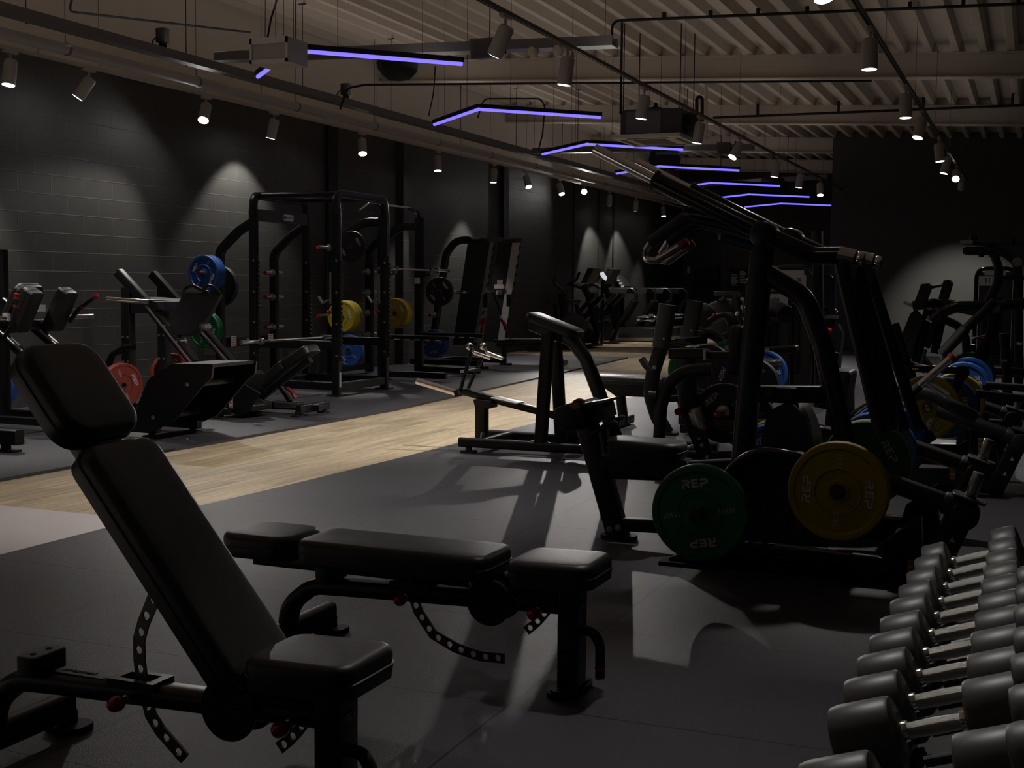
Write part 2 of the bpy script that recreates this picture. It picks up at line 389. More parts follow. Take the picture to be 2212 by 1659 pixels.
for i, (y, aim, pw, cone, gl, lab) in enumerate((
    (8.0, (-9.6, 7.9, 0), 1, 96, 0, 'white track spotlight at the near end of the left wall track'),
    (9.815, (-9.35, 9.4, 1.2), 1, 92, 0, 'white track spotlight at the top left corner with its lit face showing'),
    (10.937, (-9.9, 10.6, 2.6), .0, 54, 0, 'white tilted spotlight second from the left on the wall track'),
    (13.0, (-9.1, 12.2, 2.3), 1, 100, 1, 'white track spotlight glaring towards the viewer above the power rack'),
    (14.493, (-9.75, 14.5, 2.3), .8, 96, 0, 'white tilted spotlight just right of the glaring one above the power rack'),
    (16.867, (-8.6, 15.7, 0.9), .8, 50, 0, 'white tilted spotlight hanging above the middle of the power racks'),
    (19.461, (-9.0, 18.9, 0), .9, 70, 0, 'white spotlight above the half rack with its lit face showing'),
    (21.875, (-9.5, 21.7, .6), 1.1, 80, 0, 'white spotlight above the leaning smith machine lighting the block wall'),
    (23.504, (-8.2, 22.4, 0.9), .9, 50, 0, 'white tilted spotlight beyond the leaning smith machine'),
    (25.408, (-8.3, 24.4, 0.9), .9, 50, 0, 'white tilted spotlight just left of the starburst lamp'),
    (26.991, (-2.2, 7.0, 0), 5, 30, 1, 'brightest spotlight, a white starburst aimed straight at the viewer'),
    (28.828, (-9.75, 29.6, .8), 1.2, 86, 0, 'white spotlight just right of the starburst lamp'),
    (30.975, (-9.75, 31.6, 1.0), 1, 86, 0, 'white tilted spotlight second right of the starburst lamp'),
    (33.521, (-9, 33, 0), .7, 70, 0, 'white tilted spotlight third right of the starburst lamp'),
    (35.7, (-7.8, 34.6, 2.4), .3, 50, 0, 'far white spotlight seen just above the padded pulldown handles'))):
    spot((LX, y, LZ), aim, WP*pw, lab, cone, .4, gl)
for y, aim, pw, lab in (
    (7.0, None, 1, 'near downlight on the middle track outside the top edge'),
    (9.638, (-4.9, 9.9, 2), 1, 'big pale tilted spotlight at the top centre beside the box speaker'),
    (11.113, None, 1, 'downlight on the middle track below the end of the near cable tray'),
    (13.591, None, 1, 'downlight on the middle track in front of the ceiling cassette unit'),
    (16.09, None, 1, 'downlight on the middle track at the right end of the cassette unit'),
    (18.46, (-4.7, 17.6, 2), .8, 'tilted spotlight on the middle track beside the far box speaker'),
    (21.314, None, .7, 'third last downlight of the middle track'),
    (23.654, None, .7, 'second last downlight of the middle track'),
    (25.93, (-3.9, 25.4, 2), .6, 'last downlight of the middle track beside the black partition')):
    spot((CX, y, CZ), aim or (CX-.5, y-.02, 0), CP*pw, lab, 86, .7)
for y, aim, pw, lab in (
    (4.6, (-.2, 3.4, .4), .5, 'near spotlight of the right track above the dumbbell rack outside the frame'),
    (8.4, (-.7, 7.4, 0), .8, 'downlight of the right track outside the top edge'),
    (11.043, None, 1, 'large grey downlight of the right track near the top right corner'),
    (14.237, None, 1, 'second grey downlight of the right track below the beam'),
    (16.293, (-2.0, 15.3, 0), .0, 'unlit grey spotlight of the right track tilted to the left'),
    (19.199, (-.9, 19.0, 0), .7, 'grey downlight fourth along the right track'),
    (21.24, (-2.2, 20.9, 0), .7, 'grey downlight fifth along the right track'),
    (23.52, (-1.2, 20.0, .9), .7, 'grey spotlight of the right track with the glaring face'),
    (25.339, (-1.45, 28.9, .5), 2.6, 'last small spotlight of the right track aimed at the black partition')):
    spot((RXX, y, RZZ), aim or (RXX+.05, y-.1, 0), RP*pw, lab, 72 if y < 25 else 52, .7)
# violet chevron light lines
def led(apex, half, dy, label, wires=(.25, .75), left=1, right=1):
    ax, ay = apex; z = 3.4; t = thing('led_light_line', label, 'light fitting', (ax, ay, z), 'violet chevron light lines')
    a, b, c = (ax-half, ay+dy, z), (ax, ay, z), (ax+half, ay+dy, z)
    for s, e in ((b, a), (b, c)):
        d = (Vector(e)-Vector(s)).normalized()
        m = M(); m.tube([s, e], .045, .06, .004, ref=(0, 0, 1)); m.build('housing', DARK, t)
        m = M(); off = Vector((0, 0, -.034)); m.rod([Vector(s)+off, Vector(e)+off-d*.01], .02, n=8); m.build('diffuser', LED, t)
    m = M()
    for s, e in ((b, a), (b, c)):
        for k in wires:
            p = Vector(s).lerp(Vector(e), k); m.rod([p+Vector((0, 0, .03)), (p.x, p.y, zroof(p.x)+.4)], .0028, n=5)
    m.build('hanger_wires', DARK, t)
    return t
for i, (ap, lab) in enumerate((((-5.98, 9.53), 'nearest violet chevron light, left arm behind the hanging white panel'),
        ((-5.94, 13.375), 'second nearest violet chevron light, fully clear below the first beam'),
        ((-5.92, 17.1), 'third violet chevron light, partly behind the ceiling cassette unit'),
        ((-5.85, 20.58), 'fourth violet chevron light, crossed by the chrome lever handle'),
        ((-5.8, 24.05), 'fifth violet chevron light counted from the front'),
        ((-5.74, 27.2), 'sixth violet chevron light, second from the far end'),
        ((-5.62, 30.3), 'farthest and lowest violet chevron light against the black back wall'))):
    led(ap, 1.1, 1.1, lab)
# hanging white panel in front of the nearest chevron
t = thing('hanging_panel', 'white framed panel hanging on wires at the left end of the nearest violet light', 'panel', (-5.88, 9.0, 3.28))
p0, p1 = (-6.062,9,3.37), (-5.702,9,3.166); (x0, _, z1), (x1, _, z0) = p0, p1
m = M(); m.box((x0, 9.0, z0), (x1, 9.3, z1)); m.build('case', TRACKM, t)
m = M()
for a, b in (((x0, z0), (x1, z0+.028)), ((x0, z1-.05), (x1, z1)), ((x0, z0), (x0+.02, z1)), ((x1-.02, z0), (x1, z1))): m.box((a[0], 8.985, a[1]), (b[0], 9.0, b[1]))
m.build('frame', WHITE, t)
m = M()
for q in (x0+.1, x0+.19): m.box((q, 8.98, z1-.055), (q+.012, 8.986, z1-.048))
m.build('screw', STEEL, t)
m = M()
for q in (x0+.07, (x0+x1)/2, x1-.01): m.rod([(q, 9.1, z1), (q, 9.1, zroof(q)+.4)], .003, n=5)
m.rod([(x0+.06, 9.15, z1), (x0+.1, 9.15, z1+.18), (x0+.17, 9.15, z1+.36), (x0+.2, 9.15, zroof(x0)+.4)], .008, .1, n=6); m.build('hanger_wires', DARK, t)
# pendant black speakers
def pend(x, y, z, r, label, two=True):
    t = thing('pendant_speaker', label, 'speaker', (x, y, z));
    for k, (dx, dz, q) in enumerate(((0, 0, 1), (-.17, .09, .9))[:2 if two else 1]):
        m = M(); m.lathe([(.02, r*.95), (r*.35, r*.92), (r*.9, r*.55), (r*1.05, 0), (r*.98, -r*.35), (r*.6, -r*.72), (.01, -r*.8)], (x+dx, y+(.25 if k else 0), z+dz), (0, -.15, 1), 28); m.build('speaker_shell', DARK, t)
    m = M(); m.rod([(x, y, z+r*.9), (x, y, 3.86)], .02, n=8); m.build('mount', DARK, t)
    return t
pend(-6.38, 12.25, 3.69, .2, 'black rounded pendant speaker behind the nearest violet light')
pend(-6.05, 21.6, 3.58, .27, 'black rounded pendant speaker above the tip of the chrome lever', False)
pend(-5.55, 28.9, 3.66, .3, 'small far black pendant speaker behind the sixth violet light', False)
def boxspk(x, y, z, w, label):
    t = thing('box_speaker', label, 'speaker', (x, y, z))
    m = M(); m.loft([[(x-w/2+a*k, y+q, z+b*k2) for a, b in ((0, .1), (w/k if k else w, .1), (w/k*.98 if k else w, -.1), (.02, -.1))] for q, k, k2 in ((0, 1, 1), (.22, 1, .75))]); m.build('cabinet', TRACKD, t)
    m = M(); m.box((x-w/2+.04, y-.008, z-.07), (x+w/2-.03, y, z+.07)); m.build('grille', GREY, t)
    m = M(); m.rod([(x+w/2, y+.1, z), (x+w/2+.08, y+.1, z-.05), (x+w/2+.08, y+.1, z+.12)], .016, n=8); m.build('bracket', DARK, t)
boxspk(-5.24, 11.85, 3.74, .27, 'grey box speaker on the near cable tray beside the big tilted spotlight')
boxspk(-4.98, 21.4, 3.72, .22, 'small grey box speaker on the far cable tray')
# cable trays
def tray(a, b, w, label, m_=TRAYM):
    t = thing('cable_tray', label, 'cable tray', a)
    d = Vector(b)-Vector(a); ref = (0, 0, 1)
    m = M(); m.sweep([a, b], [(-.045, -w/2), (-.045, w/2), (.05, w/2), (.05, w/2-.006), (-.035, w/2-.006), (-.035, -w/2+.006), (.05, -w/2+.006), (.05, -w/2)], ref); m.build('channel', m_, t)
    m = M(); n = max(2, int(d.length/2.4))
    for k in range(n):
        p = Vector(a).lerp(Vector(b), (k+.4)/n); s = Vector((-d.y, d.x, 0)).normalized()*(w/2+.02)
        m.rod([p+s+Vector((0, 0, -.05)), (p.x+s.x, p.y+s.y, zroof(p.x)+.345)], .006, n=6)
        m.box((p.x+s.x-.05, p.y+s.y-.02, zroof(p.x)+.34), (p.x+s.x+.05, p.y+s.y+.02, zroof(p.x)+.35))
    m.build('threaded_rods', DARK, t)
tray((-8.7, 6, 3.8), (-8.7, 35, 3.8), .14, 'long dark cable tray running along the left wall above the duct')
tray((-8.5, 12.0, 3.86), (-3.88, 12.0, 3.74), .2, 'near cross cable tray carrying the box speaker')
tray((-8.5, 21.6, 3.8), (-4.5, 21.6, 3.74), .2, 'far cross cable tray carrying the small box speaker')
tray((-7.4, 28.9, 3.72), (-4.35, 28.9, 3.84), .2, 'farthest cross cable tray below the third beam')
# round duct and pipes on the left
t = thing('ventilation_duct', 'pale round duct running along the left wall between tray and track', 'duct', (-9.1, 6, 3.69))
m = M(); m.rod([(-9.1, 6, 3.69), (-9.1, 36, 3.69)], .058, n=18); m.build('duct_pipe', TRACKM, t)
m = M(); y = 8.1
while y < 34:
    m.cyl((-9.1, y, 3.69), (-9.1, y+.035, 3.69), .062); m.rod([(-9.1, y, 3.74), (-9.1, y, 4.95)], .005, n=6); y += 2.15
m.build('pipe_clips', TRAYM, t)
for i, (y, lab) in enumerate(((10.2, 'short white strut across the track at the top left corner'), (13.0, 'short white strut above the glaring spotlight'), (15.8, 'short grey strut above the middle of the track'))):
    m = M(); m.box((LX-.02, y-.012, LZ+.075), (LX+.42, y+.012, LZ+.1)); m.box((LX-.01, y-.01, LZ+.03), (LX+.01, y+.01, LZ+.08)); tag(m.build('track_bracket', WHITE), lab, 'bracket', 'white struts holding the wall track')
for i, (x, y, lab) in enumerate(((-8.72, 11.3, 'small black floodlight on the cable tray at upper left'), (-8.72, 15.2, 'small black floodlight on the cable tray below the first beam'))):
    t = thing('floodlight', lab, 'floodlight', (x, y, 3.85))
    m = M(); m.rbox((x, y, 3.99), (.12, .09, .15), .01); m.build('lamp_housing', DARK, t)
    m = M(); m.box((x-.03, y-.03, 3.85), (x+.03, y+.03, 3.92)); m.rod([(x-.06, y, 3.99), (x-.13, y, 3.95), (x-.14, y, 3.86)], .008, .05, n=6); m.build('base', DARK, t)
# conduits under the deck
def pipe(pts, r, label, clip=None, fr=.12):
    t = thing('conduit_pipe', label, 'pipe', pts[0])
    m = M(); m.rod(pts, r, fr, n=8); m.build('pipe', DARK, t)
    if clip:
        m = M(); a, b, n, dz = clip
        for k in range(n):
            p = Vector(a).lerp(Vector(b), (k+.5)/n); m.box((p.x-.02, p.y-.02, p.z-.01), (p.x+.02, p.y+.02, p.z+dz))
        m.build('clips', DARK, t)
pipe([(-4.761,14.6,4.292), (-4.764,14.6,4.508), (-.2, 14.6, 4.37), (3, 14.6, 4.25)], .017, 'dark conduit crossing the roof deck above the right track', ((-4.4, 14.6, 4.52), (0, 14.6, 4.38), 8, .05))
pipe([(-5.4, 22.4, 4.37), (-.2, 22.4, 4.36), (3, 22.4, 4.35)], .022, 'dark pipe hung on rods across the second roof beam', ((-5.3, 22.4, 4.37), (3, 22.4, 4.35), 6, .2))
pipe([(-8.5,14.671,3.65), (-8.3,14.503,3.884), (-8.1,14.631,3.934), (-2.2, 18.35, 4.24)], .015, 'dark conduit along the bottom flange of the first beam')
pipe([(-8.75,12.982,4.336), (-8.75,9.919,3.968), (-8.75,9.954,4.085)], .012, 'loose black cable looping down to the cable tray at upper left', None, .3)
pipe([(-6.507,13.4,3.882), (-6.524,13.4,3.583), (-6.637,13.5,3.336)], .008, 'thin black cable dropping to the second violet light', None, .3)
pipe([(-7.834,17.6,3.867), (-7.737,17.6,4.15), (-6.824,17.6,4.108), (-6.757,17.6,3.991), (-6.788,17.6,3.589), (-6.851,17.6,3.355)], .012, 'dark cable looping above the second violet light down to the third')
pipe([(-4.958,19.5,3.936), (-4.966,19.5,4.305), (-4.878,19.5,4.301), (-4.871,19.5,3.933)], .028, 'black pipe loop above the right end of the cassette unit')
t = thing('drain_pipe', 'pale vertical pipe beside the black loop behind the middle track', 'pipe', (-4.89,19.8,4.128))
m = M(); m.rod([(-4.9,19.8,4.594), (-4.88,19.8,3.696)], .03, n=12); m.build('pipe', CEILP, t)
# ceiling cassette unit
ax0, ax1, ay, az0, az1 = -5.12, -4.42, 16.0, 3.33, 3.66
t = thing('air_conditioner', 'grey ceiling cassette unit with white grille panel hanging mid hall', 'air conditioner', (-4.7, 16.4, az0))
m = M(); m.prismz([(ax0, ay+.12), (ax0+.12, ay), (ax1-.12, ay), (ax1+.14, ay+.05), (ax1+.14, ay+.75), (ax1, ay+.86), (ax0+.1, ay+.86), (ax0, ay+.75)], az0, az1); m.build('case', GREY, t)
m = M(); m.box((ax0+.12, ay-.012, az0+.02), (ax1-.12, ay, az1-.03)); m.build('side_sheet', TRAYM, t)
m = M(); m.prismz([(ax0-.06, ay-.1), (ax1+.16, ay-.1), (ax1+.16, ay+1.0), (ax0-.06, ay+1.0)], az0-.045, az0); m.build('grille_panel', WHITE, t)
m = M()
for a, b in (((ax0+.12, ay+.0), (ax1-.02, ay+.06)), ((ax0+.12, ay+.82), (ax1-.02, ay+.88)), ((ax1+.04, ay+.12), (ax1+.1, ay+.76)), ((ax0-.0, ay+.12), (ax0+.06, ay+.76)), ((ax0+.16, ay+.16), (ax1-.1, ay+.72))): m.box((a[0], a[1], az0-.05), (b[0], b[1], az0-.044))
m.build('air_slots', GREY, t)
m = M(); m.cyl((ax1+.14, ay+.3, az0+.17), (ax1+.24, ay+.3, az0+.17), .13); m.rod([(ax1+.14, ay+.1, az0+.1), (ax1+.3, ay+.1, az0+.1)], .02); m.build('fan_motor', DARK, t)
m = M()
for x, y in ((ax0+.04, ay+.1), (ax1+.1, ay+.1), (ax0+.04, ay+.8), (ax1+.1, ay+.8)): m.rod([(x, y, az1-.1), (x, y, zroof(x)+.37)], .007, n=6)
m.rod([(ax0+.02, ay+.05, az1-.05), (ax0+.02, ay+.05, zroof(ax0)+.37)], .016, n=6)
m.build('threaded_rods', DARK, t)
m = M(); m.lathe([(.1, 0), (.1, .03), (.03, .05), (.02, .1)], (ax0+.45, ay+.2, az1), (0, 0, 1)); m.build('junction_cap', DARK, t)
# detector cups below the near cross tray
for i, (px, dz, lab) in enumerate(((-4.72, 0, 'upper'), (-4.45, 0, 'lower'))):
    t = thing('smoke_detector', ('pale smoke detector below the near cross tray beside the box speaker', 'pale smoke detector below the near cross tray beside the track')[i], 'detector', (px, 12.0, 3.7))
    m = M(); m.lathe([(.055, .07), (.06, .03), (.05, 0), (.03, -.03), (.001, -.035)], (px, 11.95, 3.66), (0, 0, 1)); m.build('detector_body', CEILP, t)

# ---------------------------------------------------------------- shared small pieces
def strip(mb, path, w, y, th, hole=.32, r0=0, skip=0, ax='y'):
    """perforated flat bar following path (x,z) in the plane y, one hole per segment"""
    P = [Vector((p[0], p[-1])) for p in path]; n = len(P)
    def nrm(i):
        t = (P[min(i+1, n-1)]-P[max(i-1, 0)]).normalized(); return Vector((-t.y, t.x))
    for i in range(n-1):
        a, b, na, nb = P[i], P[i+1], nrm(i), nrm(i+1)
        def uv(s, t): return a.lerp(b, s) + na.lerp(nb, s)*(t*w/2)
        out = [uv(0, -1), uv(.5, -1), uv(1, -1), uv(1, 0), uv(1, 1), uv(.5, 1), uv(0, 1), uv(0, 0)]
        L = (b-a).length; c = uv(.5, 0); d = (b-a).normalized(); e = Vector((-d.y, d.x)); rr_ = hole*w
        inn = [c + d*(rr_*math.cos(q)) + e*(rr_*math.sin(q)) for q in [R(225+45*k) for k in range(8)]]
        V = lambda p, yy: mb.v((p.x, yy, p.y))
        F = [[V(p, yy) for p in o] for yy in (y-th/2, y+th/2) for o in (out, inn)]
        for k in range(8):
            k2 = (k+1) % 8
            mb.f((F[0][k], F[0][k2], F[1][k2], F[1][k])); mb.f((F[2][k2], F[2][k], F[3][k], F[3][k2]))
            mb.f((F[1][k], F[1][k2], F[3][k2], F[3][k]))
        for q in ((0, 1), (1, 2), (4, 5), (5, 6)) + (((6, 7), (7, 0)) if i == 0 else ()) + (((2, 3), (3, 4)) if i == n-2 else ()):
            mb.f((F[0][q[1]], F[0][q[0]], F[2][q[0]], F[2][q[1]]))
    return mb
def resample(path, n):
    P = [Vector((p[0], p[-1])) for p in path]; L = [0]
    for a, b in zip(P, P[1:]): L.append(L[-1]+(b-a).length)
    out = []
    for k in range(n+1):
        s = L[-1]*k/n
        for i in range(len(P)-1):
            if s <= L[i+1]+1e-9:
                out.append(P[i].lerp(P[i+1], (s-L[i])/(L[i+1]-L[i]))); break
    return [(p.x, p.y) for p in out]
def curve3(pts, n=12):
    P = [Vector(p) for p in pts]; P = [P[0]*2-P[1]]+P+[P[-1]*2-P[-2]]; out = []
    for i in range(1, len(P)-2):
        for k in range(n):
            t = k/n; a, b, c, d = P[i-1:i+3]
            out.append(.5*((2*b)+(c-a)*t+(2*a-5*b+4*c-d)*t*t+(3*b-a-3*c+d)*t**3))
    out.append(P[-2]); return out
LOGO = [[(0, 1), (.62, 1), (.95, .85), (.95, .6), (.75, .42), (1, 0), (.68, 0), (.48, .38), (.26, .38), (.26, .6), (.6, .6), (.66, .66), (.66, .74), (.6, .78), (.12, .78)],
        [(0, .5), (.24, .5), (.24, 0), (0, 0)],
        [(1.12, 1), (2.0, 1), (1.9, .78), (1.38, .78), (1.38, .61), (1.9, .61), (1.82, .4), (1.38, .4), (1.38, .22), (2.0, .22), (1.9, 0), (1.12, 0)],
        [(2.12, 1), (2.78, 1), (3.08, .84), (3.08, .5), (2.78, .32), (2.38, .32), (2.38, 0), (2.12, 0), (2.12, .54), (2.72, .54), (2.8, .6), (2.8, .72), (2.72, .78), (2.24, .78)]]
def logo_word(mb, s, cx, cz, rot, y, dep=.0015):
    a = R(rot)
    for g in LOGO:
        mb.prism([(cx + (q[0]-1.54)*s*math.cos(a) - (q[1]-.5)*s*.98*math.sin(a), cz + (q[0]-1.54)*s*math.sin(a) + (q[1]-.5)*s*.98*math.cos(a)) for q in g], y-dep, y+.002)
PLN = 0
PCACHE = {}
def plate(c, color, label, kg=None, roll=0, t=.06, rad=.225, axis=None, group=None, tilt=0):
    """bumper plate whose front face centre is c, facing -Y"""
    key = (color, kg, t, rad)
    if key not in PCACHE:
        m = M(); k = rad/.225; rim = .03*k
        pr = [(.026, 0), (.026, t), (.05*k, t), (.06*k, t-.006), (rad-rim-.02, t-.006), (rad-rim, t), (rad-.008, t), (rad-.002, t-.006), (rad, t-.014), (rad, .014), (rad-.002, .006), (rad-.008, 0),
              (rad-rim, 0), (rad-rim-.006, .007), (.108*k, .007), (.104*k, .002), (.1*k, .009), (.055*k, .009), (.05*k, .004), (.026, .004)]
        m.lathe(pr, (0, 0, 0), (0, 1, 0), 48, cap=False)
        d = m.build('bumper_plate', color, None, ang=28); COL.objects.unlink(d)
        kids = []
        m = M(); h = .04*k
        for rt in (0, 180):
            a = R(rt+90); logo_word(m, h, .138*k*math.cos(a), .138*k*math.sin(a), rt, .005)
        e = m.build('lettering', PLETTER, None, local=True); kids.append(e)
        if kg:
            m = M()
            for rt in (0, 180):
                m.mesh(text(kg, .036*k), T(*[q for q in (-.132*k*math.cos(R(rt)), .006, -.132*k*math.sin(R(rt)))]) @ RY(-rt) @ FRONT)
            kids.append(m.build('weight_marking', PLETTER, None, local=True))
        m = M(); m.lathe([(.0255, -.001), (.037, -.001), (.037, .01), (.0255, .01)], (0, 0, 0), (0, 1, 0), 24, cap=False)
        kids.append(m.build('hub_ring', DSTEEL, None, local=True))
        for q in kids: COL.objects.unlink(q)
        PCACHE[key] = (d, kids)
    d, kids = PCACHE[key]
    o = d.copy(); COL.objects.link(o); o.location = c; o.rotation_euler = (0, R(-roll), R(tilt)); tag(o, label, 'weight plate', group or 'bumper plates')
    for q in kids:
        w = q.copy(); COL.objects.link(w); w.parent = o
    return o
def knob(mb, p, r=.02, d=(0, -1, 0)):
    p = Vector(p); d = Vector(d); mb.lathe([(.008, 0), (.008, .02), (r*.7, .022), (r, .035), (r*1.02, .045), (r*.85, .06), (r*.45, .068), (.002, .07)], p, d, 20); return mb
def decal(t, p, w, h, rot, words, logo=True, name='maker_plate', mlab=None):
    """rounded grey name plate with dark slanted lettering; rot places the XY plane"""
    mm = T(*p) @ rot
    m = M().xf(mm); m.prismz(rr(w, h, h*.48, 6), 0, .0015); o = m.build(name, GREYPL, t)
    m = M().xf(mm); m.mesh(text(words, h*.52, .0008, .25), T(w*.1, 0, .002)); m.build('lettering', DARK, o, local=False)
    m = M().xf(mm); m.lathe([(h*.32, 0), (h*.32, .0025), (.001, .0025)], (-w*.36, 0, 0), (0, 0, 1), 16); m.build('emblem', BLUEPL, o, local=False)
    return o
GREYPL = mat('grey_name_plate', (.19, .2, .2), .5); BLUEPL = mat('blue_emblem', (.03, .1, .25), .4)
def stickers(t, boxes, name='warning_label', m=None):
    """list of (centre, w, h) white/orange striped labels facing -Y"""
    for (x, y, z), w, h in boxes:
        q = M(); q.box((x-w/2, y-.002, z-h/2), (x+w/2, y, z+h/2)); o = q.build(name, OFFW, t)
        q = M()
        for k in range(3): q.box((x-w*.42, y-.003, z-h*.42+h*.32*k), (x+w*.42, y-.002, z-h*.42+h*.32*k+h*.16))
        q.build('print', ORNG, o)

# ---------------------------------------------------------------- adjustable benches (local: post base centre at origin)
def bench(loc, ang, arc, arc2, label, dec):
    X0, Y0 = loc
    t = thing('adjustable_bench', label, 'weight bench', (0, 0, 0))
    m = M(); m.prismz([(x-.005, y) for x, y in rr(.105, .22, .03)], 0, .018); m.prismz([(x-.005, y) for x, y in rr(.085, .2, .025)], .018, .024); m.build('foot_plate', BLACK, t)
    m = M(); m.tube([(0, 0, .02), (0, 0, .375)], .1, .075, .012, ref=(0, 1, 0)); m.build('post', BLACK, t)
    m = M(); m.tube([(-1.115, 0, .075), (-1.105, 0, .18), (-1.0, 0, .262), (-.85, 0, .268), (-.04, 0, .292)], .075, .06, .02, .13); m.build('main_beam', BLACK, t)
    m = M(); m.tube([(-1.115, -.31, .075), (-1.115, .31, .075)], .085, .055, .02, ref=(0, 0, 1)); c = m.build('rear_stabiliser', BLACK, t)
    for s in (-1, 1):
        m = M(); m.tube([(-1.115, .3*s, .06), (-1.115, .3*s, .018)], .05, .05, .01); m.prismz([(x-1.11, y+.305*s) for x, y in rr(.13, .1, .03)], 0, .02); m.build('foot', RUBBER, t)
    m = M()
    for s in (-.055, .055): bolt(m, (-1.1-.02, s, .103), (0, 0, 1), .008)
    for s in (-.06, .06): m.lathe([(.012, 0), (.013, .012), (.002, .014)], (-1.19, s, .06), (-1, 0, 0), 10)
    m.build('bolts', STEEL, t)
    # hinge discs
    for s in (-1, 1):
        m = M(); m.lathe([(.078, 0), (.082, .004), (.082, .01), (.078, .014), (.001, .014)], (-.285, s*.04 - (0 if s > 0 else 0), .285), (0, s, 0), 32)
        m.build('hinge_disc', BLACK, t)
    m = M(); m.prism([(-.345, .3), (-.33, .37), (-.29, .375), (-.235, .3), (-.285, .24)], -.05, .05); m.build('hinge_block', BLACK, t)
    # seat
    m = M().xf(T(-.045, 0, .413) @ RY(-1.5)); m.pad(.305, .275, .088, .055, .024); s_ = m.build('seat_pad', VINYL, t)
    m = M(); m.tube([(-.25, 0, .29), (-.16, 0, .35), (.03, 0, .362)], .06, .035, .008, .05); m.rbox((-.05, 0, .366), (.24, .2, .016), .02); m.build('seat_bracket', BLACK, t)
    # back and head pads turn about the hinge
    piv = T(-.30, 0, .33) @ RY(ang) @ T(.30, 0, -.33)
    m = M().xf(piv @ T(-.635, 0, .411)); m.pad(.742, .285, .088, .055, .024); m.build('back_pad', VINYL, t)
    m = M().xf(piv @ T(-1.18, 0, .411)); m.pad(.30, .285, .088, .07, .024); m.build('head_pad', VINYL, t)
    m = M().xf(piv); m.tube([(-1.24, 0, .345), (-.31, 0, .345)], .075, .045, .008)
    for q, w in ((-1.18, .26), (-.82, .22), (-.45, .22)): m.rbox((q, 0, .365), (w, .2, .014), .02)
    m.tube([(-.36, 0, .345), (-.3, 0, .33)], .07, .05, .01); m.build('back_frame', BLACK, t)
    m = M().xf(piv)
    m.lathe([(.026, 0), (.026, .006), (.017, .007), (.017, .004), (.004, .004)], (-.335, -.045, .349), (0, -1, 0), 20); m.build('pivot_washer', STEEL, t)
    # rest block and collar
    m = M(); m.rbox((-.93, 0, .318), (.062, .13, .055), .008); m.build('rest_block', BLACK, t)
    m = M()
    for q in (-.03, .03): m.lathe([(.009, 0), (.009, .001), (.001, .001)], (-.93, q, .346), (0, 0, 1), 12)
    m.build('screw_holes', DARK, t)
    for q, z in ((-.595, .307), (-.12, .322)):
        m = M()
        for a, b, c2, d in ((-.075, -.05, -.045, .045), (.05, .075, -.045, .045), (-.05, .05, -.045, -.025), (-.05, .05, .025, .045)): m.box((q+a, c2, z-.01), (q+b, d, z+.01))
        m.build('collar', BLACK, t)
    m = M(); strip(m, resample(arc, 11), .036, 0, .007); m.build('back_ladder', DSTEEL, t)
    m = M(); strip(m, resample(arc2, 6), .032, 0, .007); m.build('seat_ladder', DSTEEL, t)
    for q, z in ((-.605, .268), (-.107, .273)):
        m = M(); knob(m, (q, -.042, z), .021); k = m.build('pull_knob', REDK, t)
        m = M(); m.lathe([(.013, 0), (.013, .012), (.009, .014)], (q, -.036, z), (0, -1, 0), 14); m.build('knob_stem', STEEL, k)
    # transport handle
    m = M(); m.rod([(.03, 0, .212), (.075, 0, .212), (.1, 0, .17), (.101, 0, .06)], .017, .045); h = m.build('transport_handle', RUBBER, t)
    m = M(); m.cyl((.101, 0, .088), (.101, 0, .093), .0185); m.cyl((.034, 0, .212), (.04, 0, .212), .0185); m.build('red_ring', REDK, h)
    m = M(); m.cyl((.101, 0, .054), (.101, 0, .086), .016); m.build('chrome_end', STEEL, h)
    if dec:
        decal(t, (-.775, 0, .302), .2, .045, RZ(180), 'NAUTILUS')
    decal(t, (.039, .0, .30), .06, .02, RX(90) @ RY(90) @ T(0, 0, 0), 'N')
    t.location = (X0, Y0, 0); return t
bench((-1.395, 3.945), 0, [(-.615, .345), (-.6, .27), (-.583, .219), (-.519, .135), (-.429, .096), (-.332, .078), (-.245, .082)],
      [(-.03, .36), (-.08, .28), (-.125, .222), (-.165, .188)], 'black flat adjustable bench in the middle foreground, all three pads level', False)
bench((-1.56, 2.67), 50.5, [(-.52, .6), (-.565, .5), (-.599, .431), (-.597, .332), (-.558, .199), (-.484, .14), (-.455, .115)],
      [(-.03, .36), (-.08, .28), (-.125, .222), (-.165, .188)], 'black adjustable bench at the left front with its backrest raised steeply', True)

# ---------------------------------------------------------------- dumbbells on the rack
TILT = -19
def dumbbell_proto(r, L, g):
    t = thing('dumbbell', 'x', 'dumbbell', (0, 0, 0), 'urethane dumbbells on the rack')
    for s in (-1, 1):
        m = M(); m.lathe([(.02, g/2), (r*.55, g/2), (r*.62, g/2+.004), (r-.012, g/2+.006), (r-.003, g/2+.009), (r, g/2+.016), (r, g/2+L*.85), (r-.004, g/2+L-.004), (r-.014, g/2+L), (r*.6, g/2+L), (r*.56, g/2+L-.004), (.001, g/2+L-.004)], (0, 0, 0), (s, 0, 0), 40)
        m.build('head', DBRUB, t)
        m = M(); m.lathe([(.021, g/2-.014), (.0225, g/2-.008), (.0225, g/2), (.012, g/2)], (0, 0, 0), (s, 0, 0), 20); m.build('collar', CHROME, t)
    m = M(); m.lathe([(.0155, -g/2+.008), (.0165, -g/2+.02), (.018, 0), (.0165, g/2-.02), (.0155, g/2-.008)], (0, 0, 0), (1, 0, 0), 20); m.build('handle', KNURL, t)
    return t
